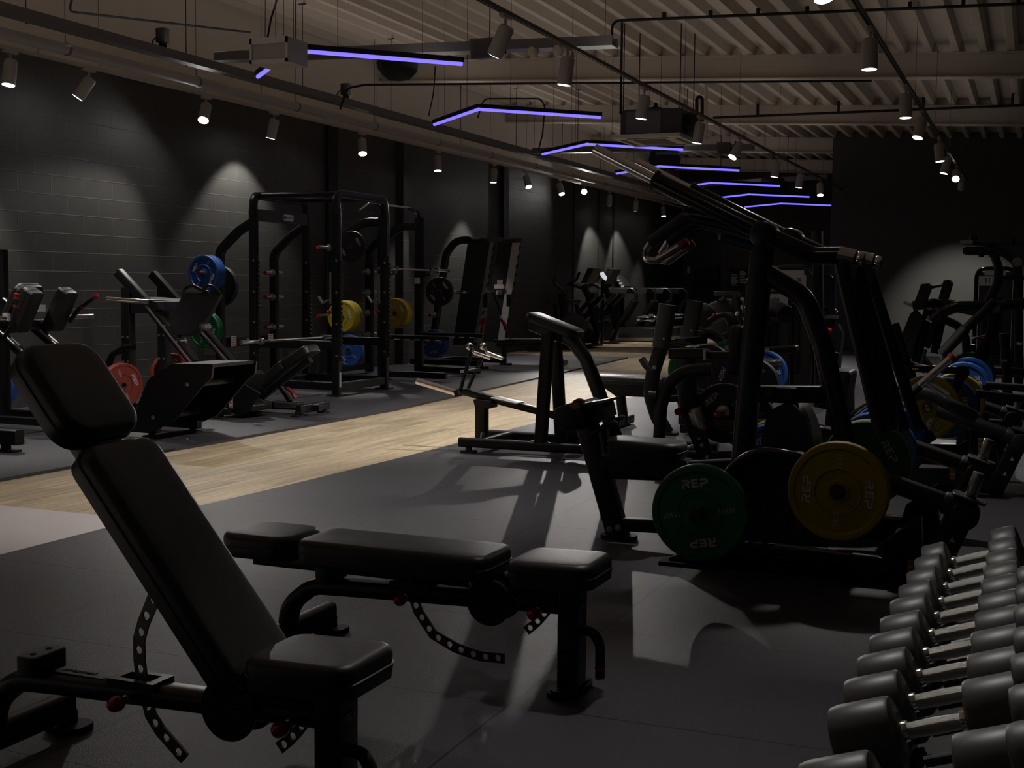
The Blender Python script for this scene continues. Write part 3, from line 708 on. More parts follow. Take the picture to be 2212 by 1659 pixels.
dbs = [(-0.16,4.434,0.47), (-0.159,4.237,0.47), (-0.163,4.028,0.47), (-0.164,3.833,0.47), (-0.164,3.65,0.47), (-0.163,3.45,0.47), (-0.157,3.263,0.47), (-0.149,3.069,0.47), (-0.14,2.872,0.47), (-0.128,2.674,0.47), (-0.136,2.336,0.47)]
ordn = ('farthest', 'second farthest', 'third farthest', 'fourth farthest', 'fifth farthest', 'sixth farthest', 'fifth nearest', 'fourth nearest', 'third nearest', 'second nearest', 'nearest')
sp = [b[1] for b in dbs]
for i, p in enumerate(dbs):
    o = dumbbell_proto(.0775, .088+.0055*i, .135); o.location = (-.155, p[1], .47); o.rotation_euler = (0, R(TILT), 0)
    o['label'] = '%s dumbbell of the left row, dark grey heads and bright steel handle' % ordn[i]
for i in range(7):
    o = dumbbell_proto(.0775, .11, .135); o.location = (.172, 2.1+.205*i, .66); o.rotation_euler = (0, R(TILT), 0)
    o['label'] = '%s dumbbell of the upper row cut by the right picture edge' % ('nearest', 'second', 'third', 'fourth', 'fifth', 'sixth', 'farthest')[i]
t = thing('dumbbell_rack', 'black two tier dumbbell rack in the right front corner', 'dumbbell rack', (-.1, 3.2, 0))
y0, y1 = 1.7, 4.65
def onrack(u, w): a = R(-TILT); return (u*math.cos(a)-w*math.sin(a), u*math.sin(a)+w*math.cos(a))
for (cx, cz) in ((-.155, .47), (.172, .66)):
    for u in (-.115, .115):
        dx, dz = onrack(u, -.097); m = M(); m.tube([(cx+dx, y0, cz+dz), (cx+dx, y1, cz+dz)], .05, .03, .006, ref=(1, 0, .35)); m.build('shelf_rail', BLACK, t)
    dx, dz = onrack(0, -.112); m = M().xf(T(cx+dx, 0, cz+dz) @ RY(TILT)); m.box((-.1, y0, -.004), (.1, y1, .004)); m.build('shelf_tray', GREY, t)
m = M()
for a, b in zip(sp, sp[1:]):
    y = (a+b)/2; p, q = onrack(-.06, -.098), onrack(.06, -.098); m.rod([(-.155+p[0], y, .47+p[1]), (-.155+q[0], y, .47+q[1])], .009, n=10)
m.build('tray_rods', DSTEEL, t)  # dull steel rods across the tray between neighbouring handles
for y in (y0+.15, y1-.08):
    m = M(); m.tube([(-.3, y, .03), (-.27, y, .30), (.06, y, .42), (.3, y, .57)], .08, .05, .01); m.tube([(.3, y, .03), (.3, y, .6)], .08, .05, .01); m.tube([(-.33, y, .03), (.4, y, .03)], .08, .06, .01); m.build('side_frame', BLACK, t)

# ---------------------------------------------------------------- near plate loaded lever machine
def lever_machine():
    t = thing('lever_row_machine', 'large black plate loaded lever machine right of centre with long chrome tipped levers', 'gym machine', (-1.1, 6.6, 0))
    mid = 6.5
    for nm, y, s in (('near', 6.0, 1), ('far', 7.1, -1)):
        m = M(); m.prism([(-1.62, .0), (-1.62, .03), (-1.42, .115), (-1.1, .135), (-.62, .12), (-.60, .2), (-.44, .33), (-.42, 0)], y, y+.05*s)
        m.build('side_frame', GLOSS, t)
        m = M(); m.rod([(-1.1, y-.012*s, .142), (-.62, y-.012*s, .122)], .012, n=10); m.build('frame_edge', CHROME, t)
        m = M(); m.tube([(-1.35, y-.004, .10), (-.5, y-.004, .085)], .05, .08, .012); m.build('base_rail', BLACK, t)
        m = M(); bolt(m, ((-0.58,6,0.075)[0], y-.004, (-0.58,6,0.075)[2]), (0, -1, 0), .016); m.build('frame_bolt', DSTEEL, t)
        m = M(); m.prismz([(-1.66, y-.05), (-1.42, y-.05), (-1.42, y+.09), (-1.66, y+.09)], 0, .018); m.build('foot_plate', BLACK, t)
        # low front weight horn on a tall arched swing arm
        arch = curve3([(-1.40, y, .28), (-1.34, y, .45), (-1.24, y, .555), (-1.1, y, .585), (-.95, y, .545), (-.84, y, .44), (-.8, y, .33)], 5)
        m = M(); m.sweep(arch, rr(.12, .05, .02)); m.build('arched_arm', GLOSS, t)
        m = M(); m.prism([(p[0], p[2]-.02) for p in arch]+[(-.86, .14), (-1.34, .14)], y+.03*s, y+.05*s); m.build('arm_shroud', SHROUD, t)
    stickers(t, [((-0.481,5.998,0.084), .028, .075), ((-0.38,7.3,0.368), .03, .09)])
    decal(t, (-1.06,5.985,0.079), .19, .052, RX(90), 'NAUTILUS')
    for x, z, y0, y1 in ((-1.38, .33, 5.55, 6.05), (-.78, .453, 5.7, 6.05), (-1.38, .33, 7.05, 7.62), (-.78, .453, 6.95, 7.75), (-.78, .453, 6.6, 6.9)):
        m = M(); m.cyl((x, y0, z), (x, y1, z), .0245, n=20); h = m.build('weight_horn', RUBBER if y0 < 6 else STEEL, t)
        m = M(); m.lathe([(.0255, 0), (.0255, .03), (.018, .034), (.001, .034)], (x, y0+.03, z), (0, -1, 0), 18); m.build('horn_cap', RUBBER, h)
    # cross members under the frame
    for x, z in ((-1.3, .06), (-.6, .06)):
        m = M(); m.tube([(x, 6.0, z), (x, 7.1, z)], .08, .06, .012, ref=(0, 0, 1)); m.build('cross_member', BLACK, t)
    # front mast
    q0, q1 = (-2.036,6.5,0.007), (-2.245,6.5,0.666)
    m = M(); m.tube([q0, q1], .1, .115, .02); m.build('front_mast', BLACK, t)
    m = M(); m.prismz([(q0[0]+a, mid+b) for a, b in rr(.2, .13, .05)], 0, .022); m.build('foot_plate', RUBBER, t)
    m = M()
    for p in [(-2.075,6.447,0.056),(-2.026,6.447,0.068)]: bolt(m, p, (0, -1, 0), .012)
    m.build('mast_bolts', STEEL, t)
    m = M(); m.tube([(-2.017,6.5,0.08), (-1.35, mid, .1)], .075, .07, .012); m.build('lower_beam', BLACK, t)
    m = M(); m.tube([(-2.14,6.5,0.375), (-1.702,6.5,0.389), (-1.285,6.5,0.435)], .08, .105, .015); m.build('seat_beam', BLACK, t)
    a, b = (-2.128,6.5,0.477), (-1.678,6.5,0.484)
    m = M().xf(T((a[0]+b[0])/2, mid, .50) @ RY(1)); m.pad(.44, .3, .095, .09, .035); m.build('seat_pad', VINYL, t)
    m = M(); m.prism([(-2.16, .40), (-1.62, .40), (-1.66, .455), (-2.12, .455)], mid-.06, mid+.06); m.build('seat_bracket', BLACK, t)
    # thigh roller head with red selector
    a = (-2.264,6.3,0.666)
    m = M(); m.cyl((a[0], 6.25, a[2]), (a[0], 6.75, a[2]), .075, n=8, bev=.015); m.build('thigh_roller', RUBBER, t)
    m = M(); m.prism([(-2.362,6.4,0.695), (-2.113,6.4,0.748), (-2.091,6.4,0.665), (-2.236,6.4,0.588), (-2.334,6.4,0.588)], 6.4, 6.6); m.build('selector_housing', BLACK, t)
    m = M(); m.prism([(-2.368,6.38,0.704), (-2.093,6.38,0.761), (-2.093,6.38,0.746), (-2.368,6.38,0.689)], 6.36, 6.64); pl_ = m.build('selector_plate', DSTEEL, t)
    m = M(); m.tube([(-2.284,6.45,0.697), (-2.285,6.45,0.737), (-2.261,6.45,0.751), (-2.237,6.45,0.744), (-2.236,6.45,0.704)], .04, .014, .004, .01); m.build('selector_handle', REDK, t)
    m = M()
    for p in [(-2.34,6.42,0.697),(-2.187,6.42,0.729),(-2.145,6.42,0.735)]: m.cyl(p, (p[0], 6.42, p[2]+.018), .01, n=8)
    m.build('selector_bolts', DSTEEL, t)
    for c, y in (((-2.072,6.38,0.529), 6.38), ((-2.115,6.66,0.529), 6.66)):
        m = M(); m.tube([(c[0], y, c[2]-.05), (c[0]-.03, y, c[2]+.075)], .05, .04, .01); k = m.build('knee_support', BLACK, t)
        m = M().xf(T(c[0]-.02, y, c[2]+.085) @ RY(-28)); m.rbox((0, 0, 0), (.15, .09, .022), .03); m.build('knee_pad', RUBBER, k)
    # A frame
    m = M(); m.tube([(-1.397,6.5,0.062), (-1.34,6.5,0.937), (-1.287,6.5,1.673)], .095, .115, .03); m.build('main_post', BLACK, t)
    m = M(); m.tube([(-1.281,6.5,1.442), (-1.077,6.5,1.322), (-0.983,6.5,1.09), (-0.849,6.5,0.569), (-.78, mid, .12)], .085, .1, .03, .22, n=8); m.build('rear_brace', BLACK, t)
    m = M(); m.tube([(-1.39,6.5,0.815), (-0.955,6.5,0.829)], .08, .085, .01); x_ = m.build('cross_beam', BLACK, t)
    m = M()
    for p in [(-1.234,6.458,0.83),(-1.07,6.458,0.827)]: m.lathe([(.016, 0), (.016, .004), (.001, .006)], p, (0, -1, 0), 16)
    m.build('cap_bolts', GREY, x_)
    # central rounded weight cover
    def cover(y0, y1, dx, nm):
        pr = [(-1.19+dx, .76), (-1.10+dx, .78), (-1.03+dx, .7), (-.98+dx, .5), (-.96+dx, .15), (-1.26+dx, .15), (-1.26+dx, .45), (-1.235+dx, .68)]
        m = M(); m.prism(curve_close(pr), y0, y1); o = m.build(nm, SHROUD, t)
        return o
    cover(6.36, 6.68, 0.0, 'centre_cover')
    m = M(); m.prism([(-1.196,6.34,0.789), (-1.18,6.34,0.864), (-1.088,6.34,0.863), (-1.111,6.34,0.788)], 6.34, 6.42); m.build('cover_top', BLACK, t)
    # lever arms, handles
    for i, (y, dx) in enumerate(((6.2, 0), (6.93, 0))):
        P_ = sh(LEVER, y-6.2)
        m = M(); m.rod(P_[:2], .028, n=20); m.build('chrome_sleeve', CHROME, t)
        m = M(); m.cyl(P_[1], Vector(P_[1]).lerp(Vector(P_[2]), .02), .05, n=20); m.build('sleeve_stop', RUBBER, t)
        m = M(); m.tube(P_[1:5], .085, .085, .035, .12); m.build('lever_arm', GLOSS, t)
        c = Vector(P_[2]); m = M(); m.cyl(c+Vector((0, -.08, 0)), c+Vector((0, .09, 0)), .062, n=28, bev=.012); m.build('pivot_hub', BLACK, t)
        e0, e1 = Vector(P_[4]), Vector(P_[5]); d = (e1-e0).normalized()
        m = M(); m.cyl(e0-d*.01, e0+d*.07, .044); m.build('clamp_collar', CHROME, t)
        m = M(); m.cyl(e0+d*.07, e1, .036, n=20); m.build('lever_end', BLACK, t)
        m = M(); m.cyl(e1, e1+d*.035, .038, n=20, bev=.006); m.build('end_cap', CHROME, t)
        m = M(); m.prism([e0+d*.0+Vector((0, 0, -.02)), e0+d*.09+Vector((0, 0, -.03)), e0+d*.075+Vector((0, 0, -.11)), e0+d*.055+Vector((0, 0, -.125)), e0+d*.035+Vector((0, 0, -.11))], y-.05, y-.035); m.build('link_bracket', GREY, t)
        # push rods down to the weight arms
        for (a, b) in (LINK[i*2], LINK[i*2+1]):
            m = M(); m.tube([a, b], .05, .06, .014); m.build('link_rod', BLACK, t)
    for y, H in ((6.25, HAND), (6.6, HAND2)):
        m = M(); m.tube(H[:4], .055, .055, .027, .12, n=8); m.build('handle_arm', BLACK, t)
        m = M(); m.rod(curve3(H[2:4], 2)[:3], .034, n=16); m.build('foam_sleeve', RUBBER, t)
        m = M(); m.rod(H[3:7], .0165, .05, n=14); m.build('chrome_loop', CHROME, t)
        m = M(); m.rod(H[6:8], .021, n=16); g = m.build('grip', CHROME, t)
        d = (Vector(H[7])-Vector(H[6])).normalized(); m = M(); m.cyl(Vector(H[7]), Vector(H[7])+d*.05, .023, n=16, bev=.005); m.build('grip_end', REDD, g)
    m = M(); m.tube([(-1.482,6.5,1.622), (-1.301,6.5,1.567)], .09, .07, .02); m.build('handle_yoke', BLACK, t)
    # weight arms ending in pegged heads at the right
    for y in (5.93, 7.3):
        weight_arm(t, y)
    return t
def curve_close(pr, n=4):
    P = [Vector((a, 0, b)) for a, b in pr]; o = []
    for i in range(len(P)):
        a, b, c, d = P[i-1], P[i], P[(i+1) % len(P)], P[(i+2) % len(P)]
        for k in range(n):
            q = k/n; v = .5*((2*b)+(c-a)*q+(2*a-5*b+4*c-d)*q*q+(3*b-a-3*c+d)*q**3); o.append((v.x, v.z))
    return o
def weight_arm(t, y, dx=0, dz=0):
    e = Vector((-.25+dx, y, .385+dz)); s = Vector((-.78+dx, y, .55+dz)); d = (e-s).normalized()
    m = M(); m.tube([s, e-d*.09], .075, .085, .034); a = m.build('weight_arm', SHROUD, t)
    m = M(); m.cyl(e-d*.1, e+d*.0, .052, .056, n=24, bev=.008); m.cyl(e+Vector((0, -.075, -.02)), e+Vector((0, .075, -.02)), .062, n=24, bev=.01); m.build('arm_head', SHROUD, t)
    m = M().xf(T(e.x+.015, e.y, e.z+.055) @ RY(18)); m.rbox((0, 0, 0), (.15, .13, .012), .03); m.build('peg_base', GREY, t)
    u = Vector((.28, 0, .96)); m = M(); m.cyl(e+Vector((.02, 0, .06)), e+Vector((.02, 0, .06))+u*.115, .026, n=20, bev=.004); m.build('band_peg', STEEL, t)
    m = M(); m.tube([e+Vector((-.02, 0, -.04)), e+Vector((-.15, 0, -.36))], .09, .11, .02); m.build('arm_stand', BLACK, t)
    for k in (0, 1):
        c = e+Vector((-.05-.04*k, -.046, -.13-.1*k)); m = M(); m.prism([(c.x-.012, c.z-.01), (c.x+.014, c.z-.012), (c.x+.004, c.z+.014)], c.y-.002, c.y); m.build('warning_triangle', YELL, t)
LEVER = [(-2.104,6.2,2.06),(-1.789,6.2,1.899),(-1.227,6.2,1.622),(-0.988,6.2,1.517),(-0.865,6.2,1.519),(-0.789,6.2,1.502)]
HAND = [(-1.252,6.25,1.611),(-1.445,6.25,1.669),(-1.634,6.25,1.71),(-1.817,6.25,1.584)]+[(-1.847,6.25,1.537),(-1.834,6.25,1.495),(-1.778,6.25,1.497),(-1.664,6.25,1.565)]
HAND2 = [(-1.322,6.6,1.606),(-1.481,6.6,1.655),(-1.68,6.6,1.71),(-1.821,6.6,1.603)]+[(-1.858,6.6,1.545),(-1.868,6.6,1.505),(-1.827,6.6,1.495),(-1.722,6.6,1.569)]
LINK = [[(-0.857,6.15,1.479),(-0.648,6.15,0.686)], [(-0.823,6.27,1.477),(-0.612,6.27,0.687)], [(-0.874,6.88,1.481),(-0.608,6.88,0.624)], [(-0.848,7,1.52),(-0.541,7,0.616)]]
lever_machine()
# plates on the near lever machine
plate((-1.385, 5.63, .33), PGREEN, 'green plate at the low front of the near lever machine, white lettering upright', '10KG', 9)
plate((-.785, 5.76, .452), PYELL, 'large dark yellow plate on the near lever machine, lettering running sideways', '15KG', -92, .075)
plate((-.785, 6.78, .452), PGREEN, 'dark green plate half hidden behind the big yellow plate', '10KG', -60, .045)
plate((-.785, 6.827, .452), PYELL, 'thin yellow plate edge showing behind the dark green plate', '15KG', -60, .03, .227)
plate((-.785, 7.18, .46), PBLUE, 'blue plate directly right of the dark green plate on the near lever machine', '20KG', -50, .08)
plate((-.785, 7.72, .46), PBLUE, 'blue plate second behind the dark green plate, in front of the black one', '20KG', -48, .08)
plate((-.785, 7.805, .46), PBLACK, 'black plate behind the two blue ones at the rear of the near lever machine', None, -48, .09, .24)
plate((-1.385, 7.3, .35), PBLUE, 'blue plate arch low behind the main post of the near lever machine', '20KG', 20, .08)
plate((-1.36, 7.385, .375), PYELL, 'yellow plate showing behind the low blue plate left of the rounded cover', '15KG', 20, .075)

# ---------------------------------------------------------------- chest supported row (T-bar) beside the wood walkway
def tbar():
    t = thing('chest_supported_row', 'black chest supported row machine standing beside the wooden walkway', 'gym machine', (-3.4, 9.65, 0))
    N, Fr, mid = 9.35, 9.95, 9.65
    for y in (N, Fr):
        m = M(); m.tube([(-4.3, y, .085), (-2.3, y, .085)], .075, .075, .02); m.build('base_rail', BLACK, t)
        m = M(); m.box((-3.05, y-.032, .123), (-2.62, y+.032, .1265)); m.build('rail_tape', OFFW, t)
        for x in (-4.22, -2.4):
            m = M(); m.prismz([(x+a, y+b) for a, b in rr(.13, .1, .03)], 0, .02); m.tube([(x, y, .02), (x, y, .06)], .045, .045, .01); m.build('foot', RUBBER, t)
    m = M(); m.tube([(-4.1, N, .085), (-4.1, Fr, .085)], .075, .07, .02, ref=(0, 0, 1)); m.build('front_cross', BLACK, t)
    # two legs of the pad tower
    m = M(); m.tube([(-3.592,9.35,0.111), (-3.616,9.55,0.974)], .075, .1, .02); m.build('tower_leg', BLACK, t)
    m = M(); m.tube([(-3.64,9.95,0.093), (-3.626,9.75,0.918)], .075, .1, .02); m.build('tower_leg', BLACK, t)
    for p in [(-3.664,9.35,0.119),(-3.545,9.35,0.114)]:
        m = M(); bolt(m, (p[0], N, .123), (0, 0, 1), .013); m.build('leg_bolt', STEEL, t)
    m = M(); m.tube([(-3.752,9.65,1.044), (-3.445,9.65,0.927), (-3.324,9.65,0.78), (-3.194,9.65,0.467), (-3.003,9.65,0.01)], .085, .11, .03, .2, n=8); m.build('curved_spine', BLACK, t)
    a, b = (-3.793,9.65,1.115), (-3.398,9.65,0.976); ang = math.degrees(math.atan2(a[2]-b[2], b[0]-a[0]))
    m = M().xf(T((a[0]+b[0])/2, mid, (a[2]+b[2])/2) @ RY(ang)); m.pad(.46, .27, .075, .06, .025); m.build('chest_pad', VINYL, t)
    m = M().xf(T((a[0]+b[0])/2-.02, mid, (a[2]+b[2])/2-.075) @ RY(ang)); m.rbox((-.05, 0, 0), (.3, .12, .07), .02); m.build('pad_bracket', BLACK, t)
    # loading bar, its stand and the handles
    m = M(); m.tube([(-3.468,9.65,0.286), (-4.421,9.65,0.474)], .055, .06, .012); m.build('lever_bar', BLACK, t)
    m = M(); m.rod([(-4.477,9.65,0.46), (-4.843,9.65,0.544)], .0285, n=18); m.build('chrome_sleeve', CHROME, t)
    m = M(); m.tube([(-4.464,9.65,0.484), (-4.447,9.65,0.43)], .09, .05, .012); m.build('sleeve_stop', RUBBER, t)
    m = M(); m.tube([(-4.235,9.65,0.053), (-4.238,9.65,0.384)], .075, .1, .01); m.build('bar_stand', BLACK, t)
    m = M(); m.prism([(-4.279,9.6,0.417), (-4.128,9.6,0.408), (-4.136,9.6,0.346), (-4.262,9.6,0.356)], 9.56, 9.74); m.build('bar_cradle', BLACK, t)
    m = M(); m.rod([(-4.195,9.55,0.067), (-4.183,9.55,0.148)], .018, n=10); m.build('plate_peg', STEEL, t)
    m = M(); m.tube([(-4.112,9.62,0.438), (-3.88,9.62,0.399)], .16, .012, .003); m.build('foot_tread', STEEL, t)
    for p0, p1, g, g0, g1 in ([(-4.369,9.5,0.487),(-4.263,9.5,0.847),(-4.288,9.5,0.861),(-4.246,9.5,0.809),(-4.096,9.5,0.768)], [(-4.43,9.8,0.49),(-4.278,9.8,0.814),(-4.295,9.8,0.849),(-4.26,9.8,0.795),(-4.116,9.8,0.749)]):
        m = M(); m.tube([p0, p1], .035, .025, .008); m.build('handle_upright', BLACK, t)
        c = g; m = M(); m.rod([g, g0, g1], .017, .03, n=14); g = m.build('handle_grip', CHROME, t)
        m = M(); m.ball(c, .032); m.build('grip_ball', CHROME, g)
    m = M(); m.tube([(-4.371,9.65,0.651), (-4.32,9.65,0.653)], .3, .02, .006); m.build('handle_crossbar', STEEL, t)
    m = M(); m.cyl(((-3.428,9.65,0.276)[0], mid-.08, (-3.428,9.65,0.276)[2]), ((-3.428,9.65,0.276)[0], mid+.08, (-3.428,9.65,0.276)[2]), .05); m.build('pivot_hub', BLACK, t)
    m = M(); m.tube([((-3.428,9.65,0.276)[0], mid, .1), ((-3.428,9.65,0.276)[0], mid, (-3.428,9.65,0.276)[2])], .09, .09, .012); m.build('pivot_post', BLACK, t)
    m = M(); m.tube([(-2.45, N, .085), (-2.45, Fr, .085)], .075, .07, .02, ref=(0, 0, 1)); m.build('rear_cross', BLACK, t)
tbar()

# ---------------------------------------------------------------- left mat: hack squat, leg press, racks, smith machine
def hack_squat():
    t = thing('hack_squat_machine', 'black hack squat machine at far left with two tall shoulder pads', 'gym machine', (-7.8, 9.2, .012))
    # footplate frame nearest the walkway
    for y in (8.86, 9.5):
        m = M(); m.prism([(-7.25, .06), (-7.03, .5), (-6.93, .6), (-6.78, .655), (-6.36, .665), (-6.38, .56), (-6.46, .5), (-6.78, .17), (-7.0, .08)], y, y+.025); m.build('side_cheek', BLACK, t)
    m = M(); m.tube([(-7.24, 9.18, .1), (-7.03, 9.18, .52), (-6.8, 9.18, .655), (-6.38, 9.18, .665)], .62, .03, .006, .12); m.build('footplate', RUBBER, t)
    for a, z in ((-6.62, .5), (-6.98, .2)):
        m = M(); m.tube([(a, 8.86, z), (a, 9.52, z)], .06, .05, .01, ref=(0, 0, 1)); c = m.build('cross_tube', BLACK, t)
        m = M(); bolt(m, (a, 8.858, z), (0, -1, 0), .014); m.build('bolt', STEEL, c)
    for y, x in ((8.93, -7.1), (9.4, -7.02)):
        m = M(); m.tube([(x-.5, y, .09), (x+.12, y, .09)], .07, .07, .012); m.build('base_rail', BLACK, t)
        m = M(); m.prismz([(x+.05+a, y+b) for a, b in rr(.16, .11, .03)], .012, .032); m.tube([(x+.05, y, .03), (x+.05, y, .06)], .05, .05, .01); m.build('foot', RUBBER, t)
    for y in (8.93, 9.45):
        m = M(); m.tube([(-9.7, y, .09), (-7.5, y, .09)], .07, .07, .012); m.build('floor_rail', BLACK, t)
    # rails up to the wall
    for y in (8.95, 9.45):
        rl = sh([(-9.23,9.45,1.191),(-7.65,9.45,0.134)], y-9.45); rg = sh([(-9.16,9.45,1.192),(-7.608,9.45,0.153)], y-9.49)
        m = M(); m.tube(rl, .06, .08, .012); m.build('slide_rail', BLACK, t)
        m = M(); m.rod(rg, .016, n=12); m.build('guide_rod', STEEL, t)
        m = M(); m.tube([(-9.2, y, .09), (-9.2, y, 1.66)], .08, .08, .012); m.build('wall_post', BLACK, t)
    # carriage with shoulder pads
    for i, y in enumerate((9.02, 9.47)):
        m = M().xf(T(-8.52, y, 1.10) @ RY(-62)); m.pad(.42, .17, .13, .03, .02); m.build('shoulder_pad', VINYL, t)
        m = M().xf(T(-8.61, y, 1.07) @ RY(-62)); m.rbox((0, 0, 0), (.4, .1, .06), .02); m.build('pad_carrier', BLACK, t)
    m = M().xf(T(-8.85, 9.3, 1.12) @ RY(-58)); m.pad(.5, .34, .08, .08, .025); m.build('back_pad', VINYL, t)
    m = M(); m.tube([(-8.75, 8.9, .95), (-8.75, 9.6, .95)], .1, .08, .012, ref=(0, 0, 1)); m.build('carriage', BLACK, t)
    for h in ([(-8.54,8.75,0.831),(-8.43,8.75,0.957),(-8.383,8.75,1.111),(-8.37,8.75,1.205)], [(-8.488,9.55,0.98),(-8.374,9.55,1.1),(-8.191,9.55,1.212)]):
        m = M(); m.rod(h, .02, .05, n=14); g = m.build('handle', BLACK, t)
        d = (Vector(h[-1])-Vector(h[-2])).normalized(); e = Vector(h[-1])
        m = M(); m.cyl(e-d*.01, e+d*.045, .025, n=14, bev=.004); m.build('red_cap', REDK, g)
        e2 = Vector(h[-1]).lerp(Vector(h[-2]), .8); m = M(); m.cyl(e2, e2+d*.02, .024, n=14); m.build('red_ring', REDK, g)
    for a, b in (((-8.6, 9.6, 1.02), (-8.6, 10.0, 1.02)), ((-8.6, 8.85, 1.02), (-8.6, 8.45, 1.02))):
        m = M(); m.cyl(a, b, .0245, n=18); m.build('weight_horn', CHROME, t)
    m = M(); m.box((-8.66, 8.88, 1.0), (-8.6, 8.92, 1.07)); m.box((-8.66, 9.26, 1.08), (-8.6, 9.36, 1.14)); m.build('placard', OFFW, t)
hack_squat()
plate((-9.62, 9.75, .3), PBLUE, 'blue plate sliver seen behind the raised backrest at far left', '20KG', 30, .08)
t = thing('machine_base', 'black base rail end with a foot on the mat at the left picture edge', 'gym machine', (-7.6, 7.68, .012))
m = M(); m.tube([(-9.6, 7.7, .13), (-7.36, 7.7, .13)], .1, .12, .02); m.build('base_rail', BLACK, t)
for x in (-7.5, -9.4):
    m = M(); m.tube([(x, 7.7, .03), (x, 7.7, .08)], .06, .06, .01); m.prismz([(x+.02+a, 7.7+b) for a, b in rr(.2, .12, .03)], .012, .03); m.build('foot', RUBBER, t)
m = M(); m.tube([(-9.55, 7.7, .13), (-9.55, 7.7, 1.2)], .1, .1, .02); m.build('upright', BLACK, t)

def leg_press():
    t = thing('leg_press_machine', 'black leg press with two steep rails against the block wall left of the power rack', 'gym machine', (-8.2, 10.8, .012))
    for y, pr, px in ((10.5, [(-8.686,10.5,1.461),(-8.331,10.5,1.149),(-7.759,10.5,0.56)], [(-8.652,10.5,1.405),(-8.669,10.5,0.455)]), (11.1, [(-8.729,11.1,1.45),(-8.198,11.1,0.965),(-7.464,11.1,0.278)], [(-8.669,11.1,1.401),(-8.684,11.1,0.419)])):
        m = M(); m.tube(pr, .09, .09, .012); m.build('slide_rail', BLACK, t)
        q = [(p[0]+.03, p[1]-.05, p[2]-.03) for p in pr]; m = M(); m.rod(q[1:], .017, n=12); m.build('guide_rod', CHROME, t)
        x = px[0][0]+.08; m = M(); m.tube([(x, y, .02), (x, y, px[0][2]-.1)], .1, .11, .012); m.build('wall_post', BLACK, t)
        m = M()
        for z in (.55, .8):
            for k in (-.03, .03): bolt(m, (x+k, y-.051, z), (0, -1, 0), .009)
        m.build('post_bolts', STEEL, t)
        m = M(); m.tube([(x, y, .09), (-7.35, y, .09)], .08, .07, .012); m.build('base_rail', BLACK, t)
        for xx in (-7.45,):
            m = M(); m.prismz([(xx+aa, y+bb) for aa, bb in rr(.15, .1, .03)], .012, .03); m.tube([(xx, y, .03), (xx, y, .06)], .05, .05, .01); m.build('foot', RUBBER, t)
    m = M(); m.prism([(-8.503,10.5,1.208), (-8.175,10.5,1.165), (-8.136,10.5,1.091), (-8.263,10.5,1.052), (-8.494,10.5,1.048)], 10.45, 11.15); m.build('top_brace', BLACK, t)
    m = M(); m.cyl((-8.251,10.4,1.165), (-8.393,9.95,1.194), .0245, n=18); m.build('weight_horn', CHROME, t)
    m = M(); m.cyl((-8.267,10.42,1.174), (-8.193,10.8,1.149), .02, n=14); m.build('cross_rod', BLACK, t)
    # moving foot platform
    P0 = [(-7.874,10.5,1.262),(-8.064,10.5,0.99),(-8.06,10.5,0.887),(-7.981,10.5,0.833),(-7.734,10.5,0.858),(-7.61,10.5,0.999),(-7.431,10.5,1.258)]
    m = M(); m.loft([[(p[0], p[1], p[2]) for p in P0], [(p[0]-.03, p[1]+.08, p[2]-.02) for p in P0]]); m.build('foot_platform', RUBBER, t)
    for h in ([(-7.886,10.5,1.225),(-7.862,10.5,1.308),(-7.773,10.5,1.337),(-7.64,10.5,1.283),(-7.574,10.5,1.265)], [(-7.662,10.5,1.283),(-7.584,10.5,1.339),(-7.518,10.5,1.321),(-7.442,10.5,1.258)]):
        m = M(); m.rod(h, .016, .05, n=12); m.build('platform_handle', BLACK, t)
    for p in [(-8.082,10.5,0.924),(-7.644,10.5,0.924),(-7.937,10.5,0.769)]:
        m = M(); m.cyl((p[0], p[1]-.03, p[2]), (p[0], p[1]+.08, p[2]), .035, n=16); m.cyl((p[0], p[1]-.05, p[2]), (p[0], p[1]-.03, p[2]), .015, n=10); m.build('roller', STEEL, t)
    # seat
    c = (-7.441,10.85,0.287); m = M().xf(T(*c) @ RZ(-25) @ RY(-52)); m.pad(.46, .40, .07, .06, .02); m.build('back_pad', VINYL, t)
    c2 = (-7.341,10.85,0.159); m = M().xf(T(c2[0]+.02, c2[1], c2[2]-.02) @ RY(10)); m.pad(.3, .38, .07, .06, .02); m.build('seat_pad', VINYL, t)
    for y, q in ((10.6, [(-7.567,10.6,0.309),(-7.326,10.6,0.031),(-7.2,10.6,0.093),(-7.063,10.6,0.274),(-7.389,10.6,0.423)]), (11.08, [(-7.793,11.08,0.296),(-7.566,11.08,0.024),(-7.452,11.08,0.077),(-7.298,11.08,0.252),(-7.637,11.08,0.408)])):
        m = M(); m.prism(q, y, y+.03); m.build('seat_frame', BLACK, t)
    stickers(t, [((-7.616,10.59,0.243), .05, .07), ((-7.39,10.59,0.168), .045, .11)])
    m = M(); m.rod([(-7.224,10.6,0.443),(-7.191,10.6,0.518)], .012, n=10); k = m.build('stop_lever', BLACK, t)
    m = M(); m.ball((-7.186,10.6,0.536), .03); m.build('lever_knob', REDD, k)
    m = M(); m.tube([(-8.732,10.35,0.461),(-8.659,10.35,0.615),(-8.494,10.35,0.704),(-8.379,10.35,0.707)], .07, .06, .02, .1); m.build('curved_guard', GLOSS, t)
leg_press()
plate((-8.472,10.3,0.323), PRED, 'nearest red plate of the stack beside the leg press post', '25KG', -70, .08, tilt=72)
plate(((-8.58,10.432,0.31)[0]-.085, 10.36, .27), PRED, 'middle red plate of the stack beside the leg press post', '25KG', -70, .08, tilt=72)
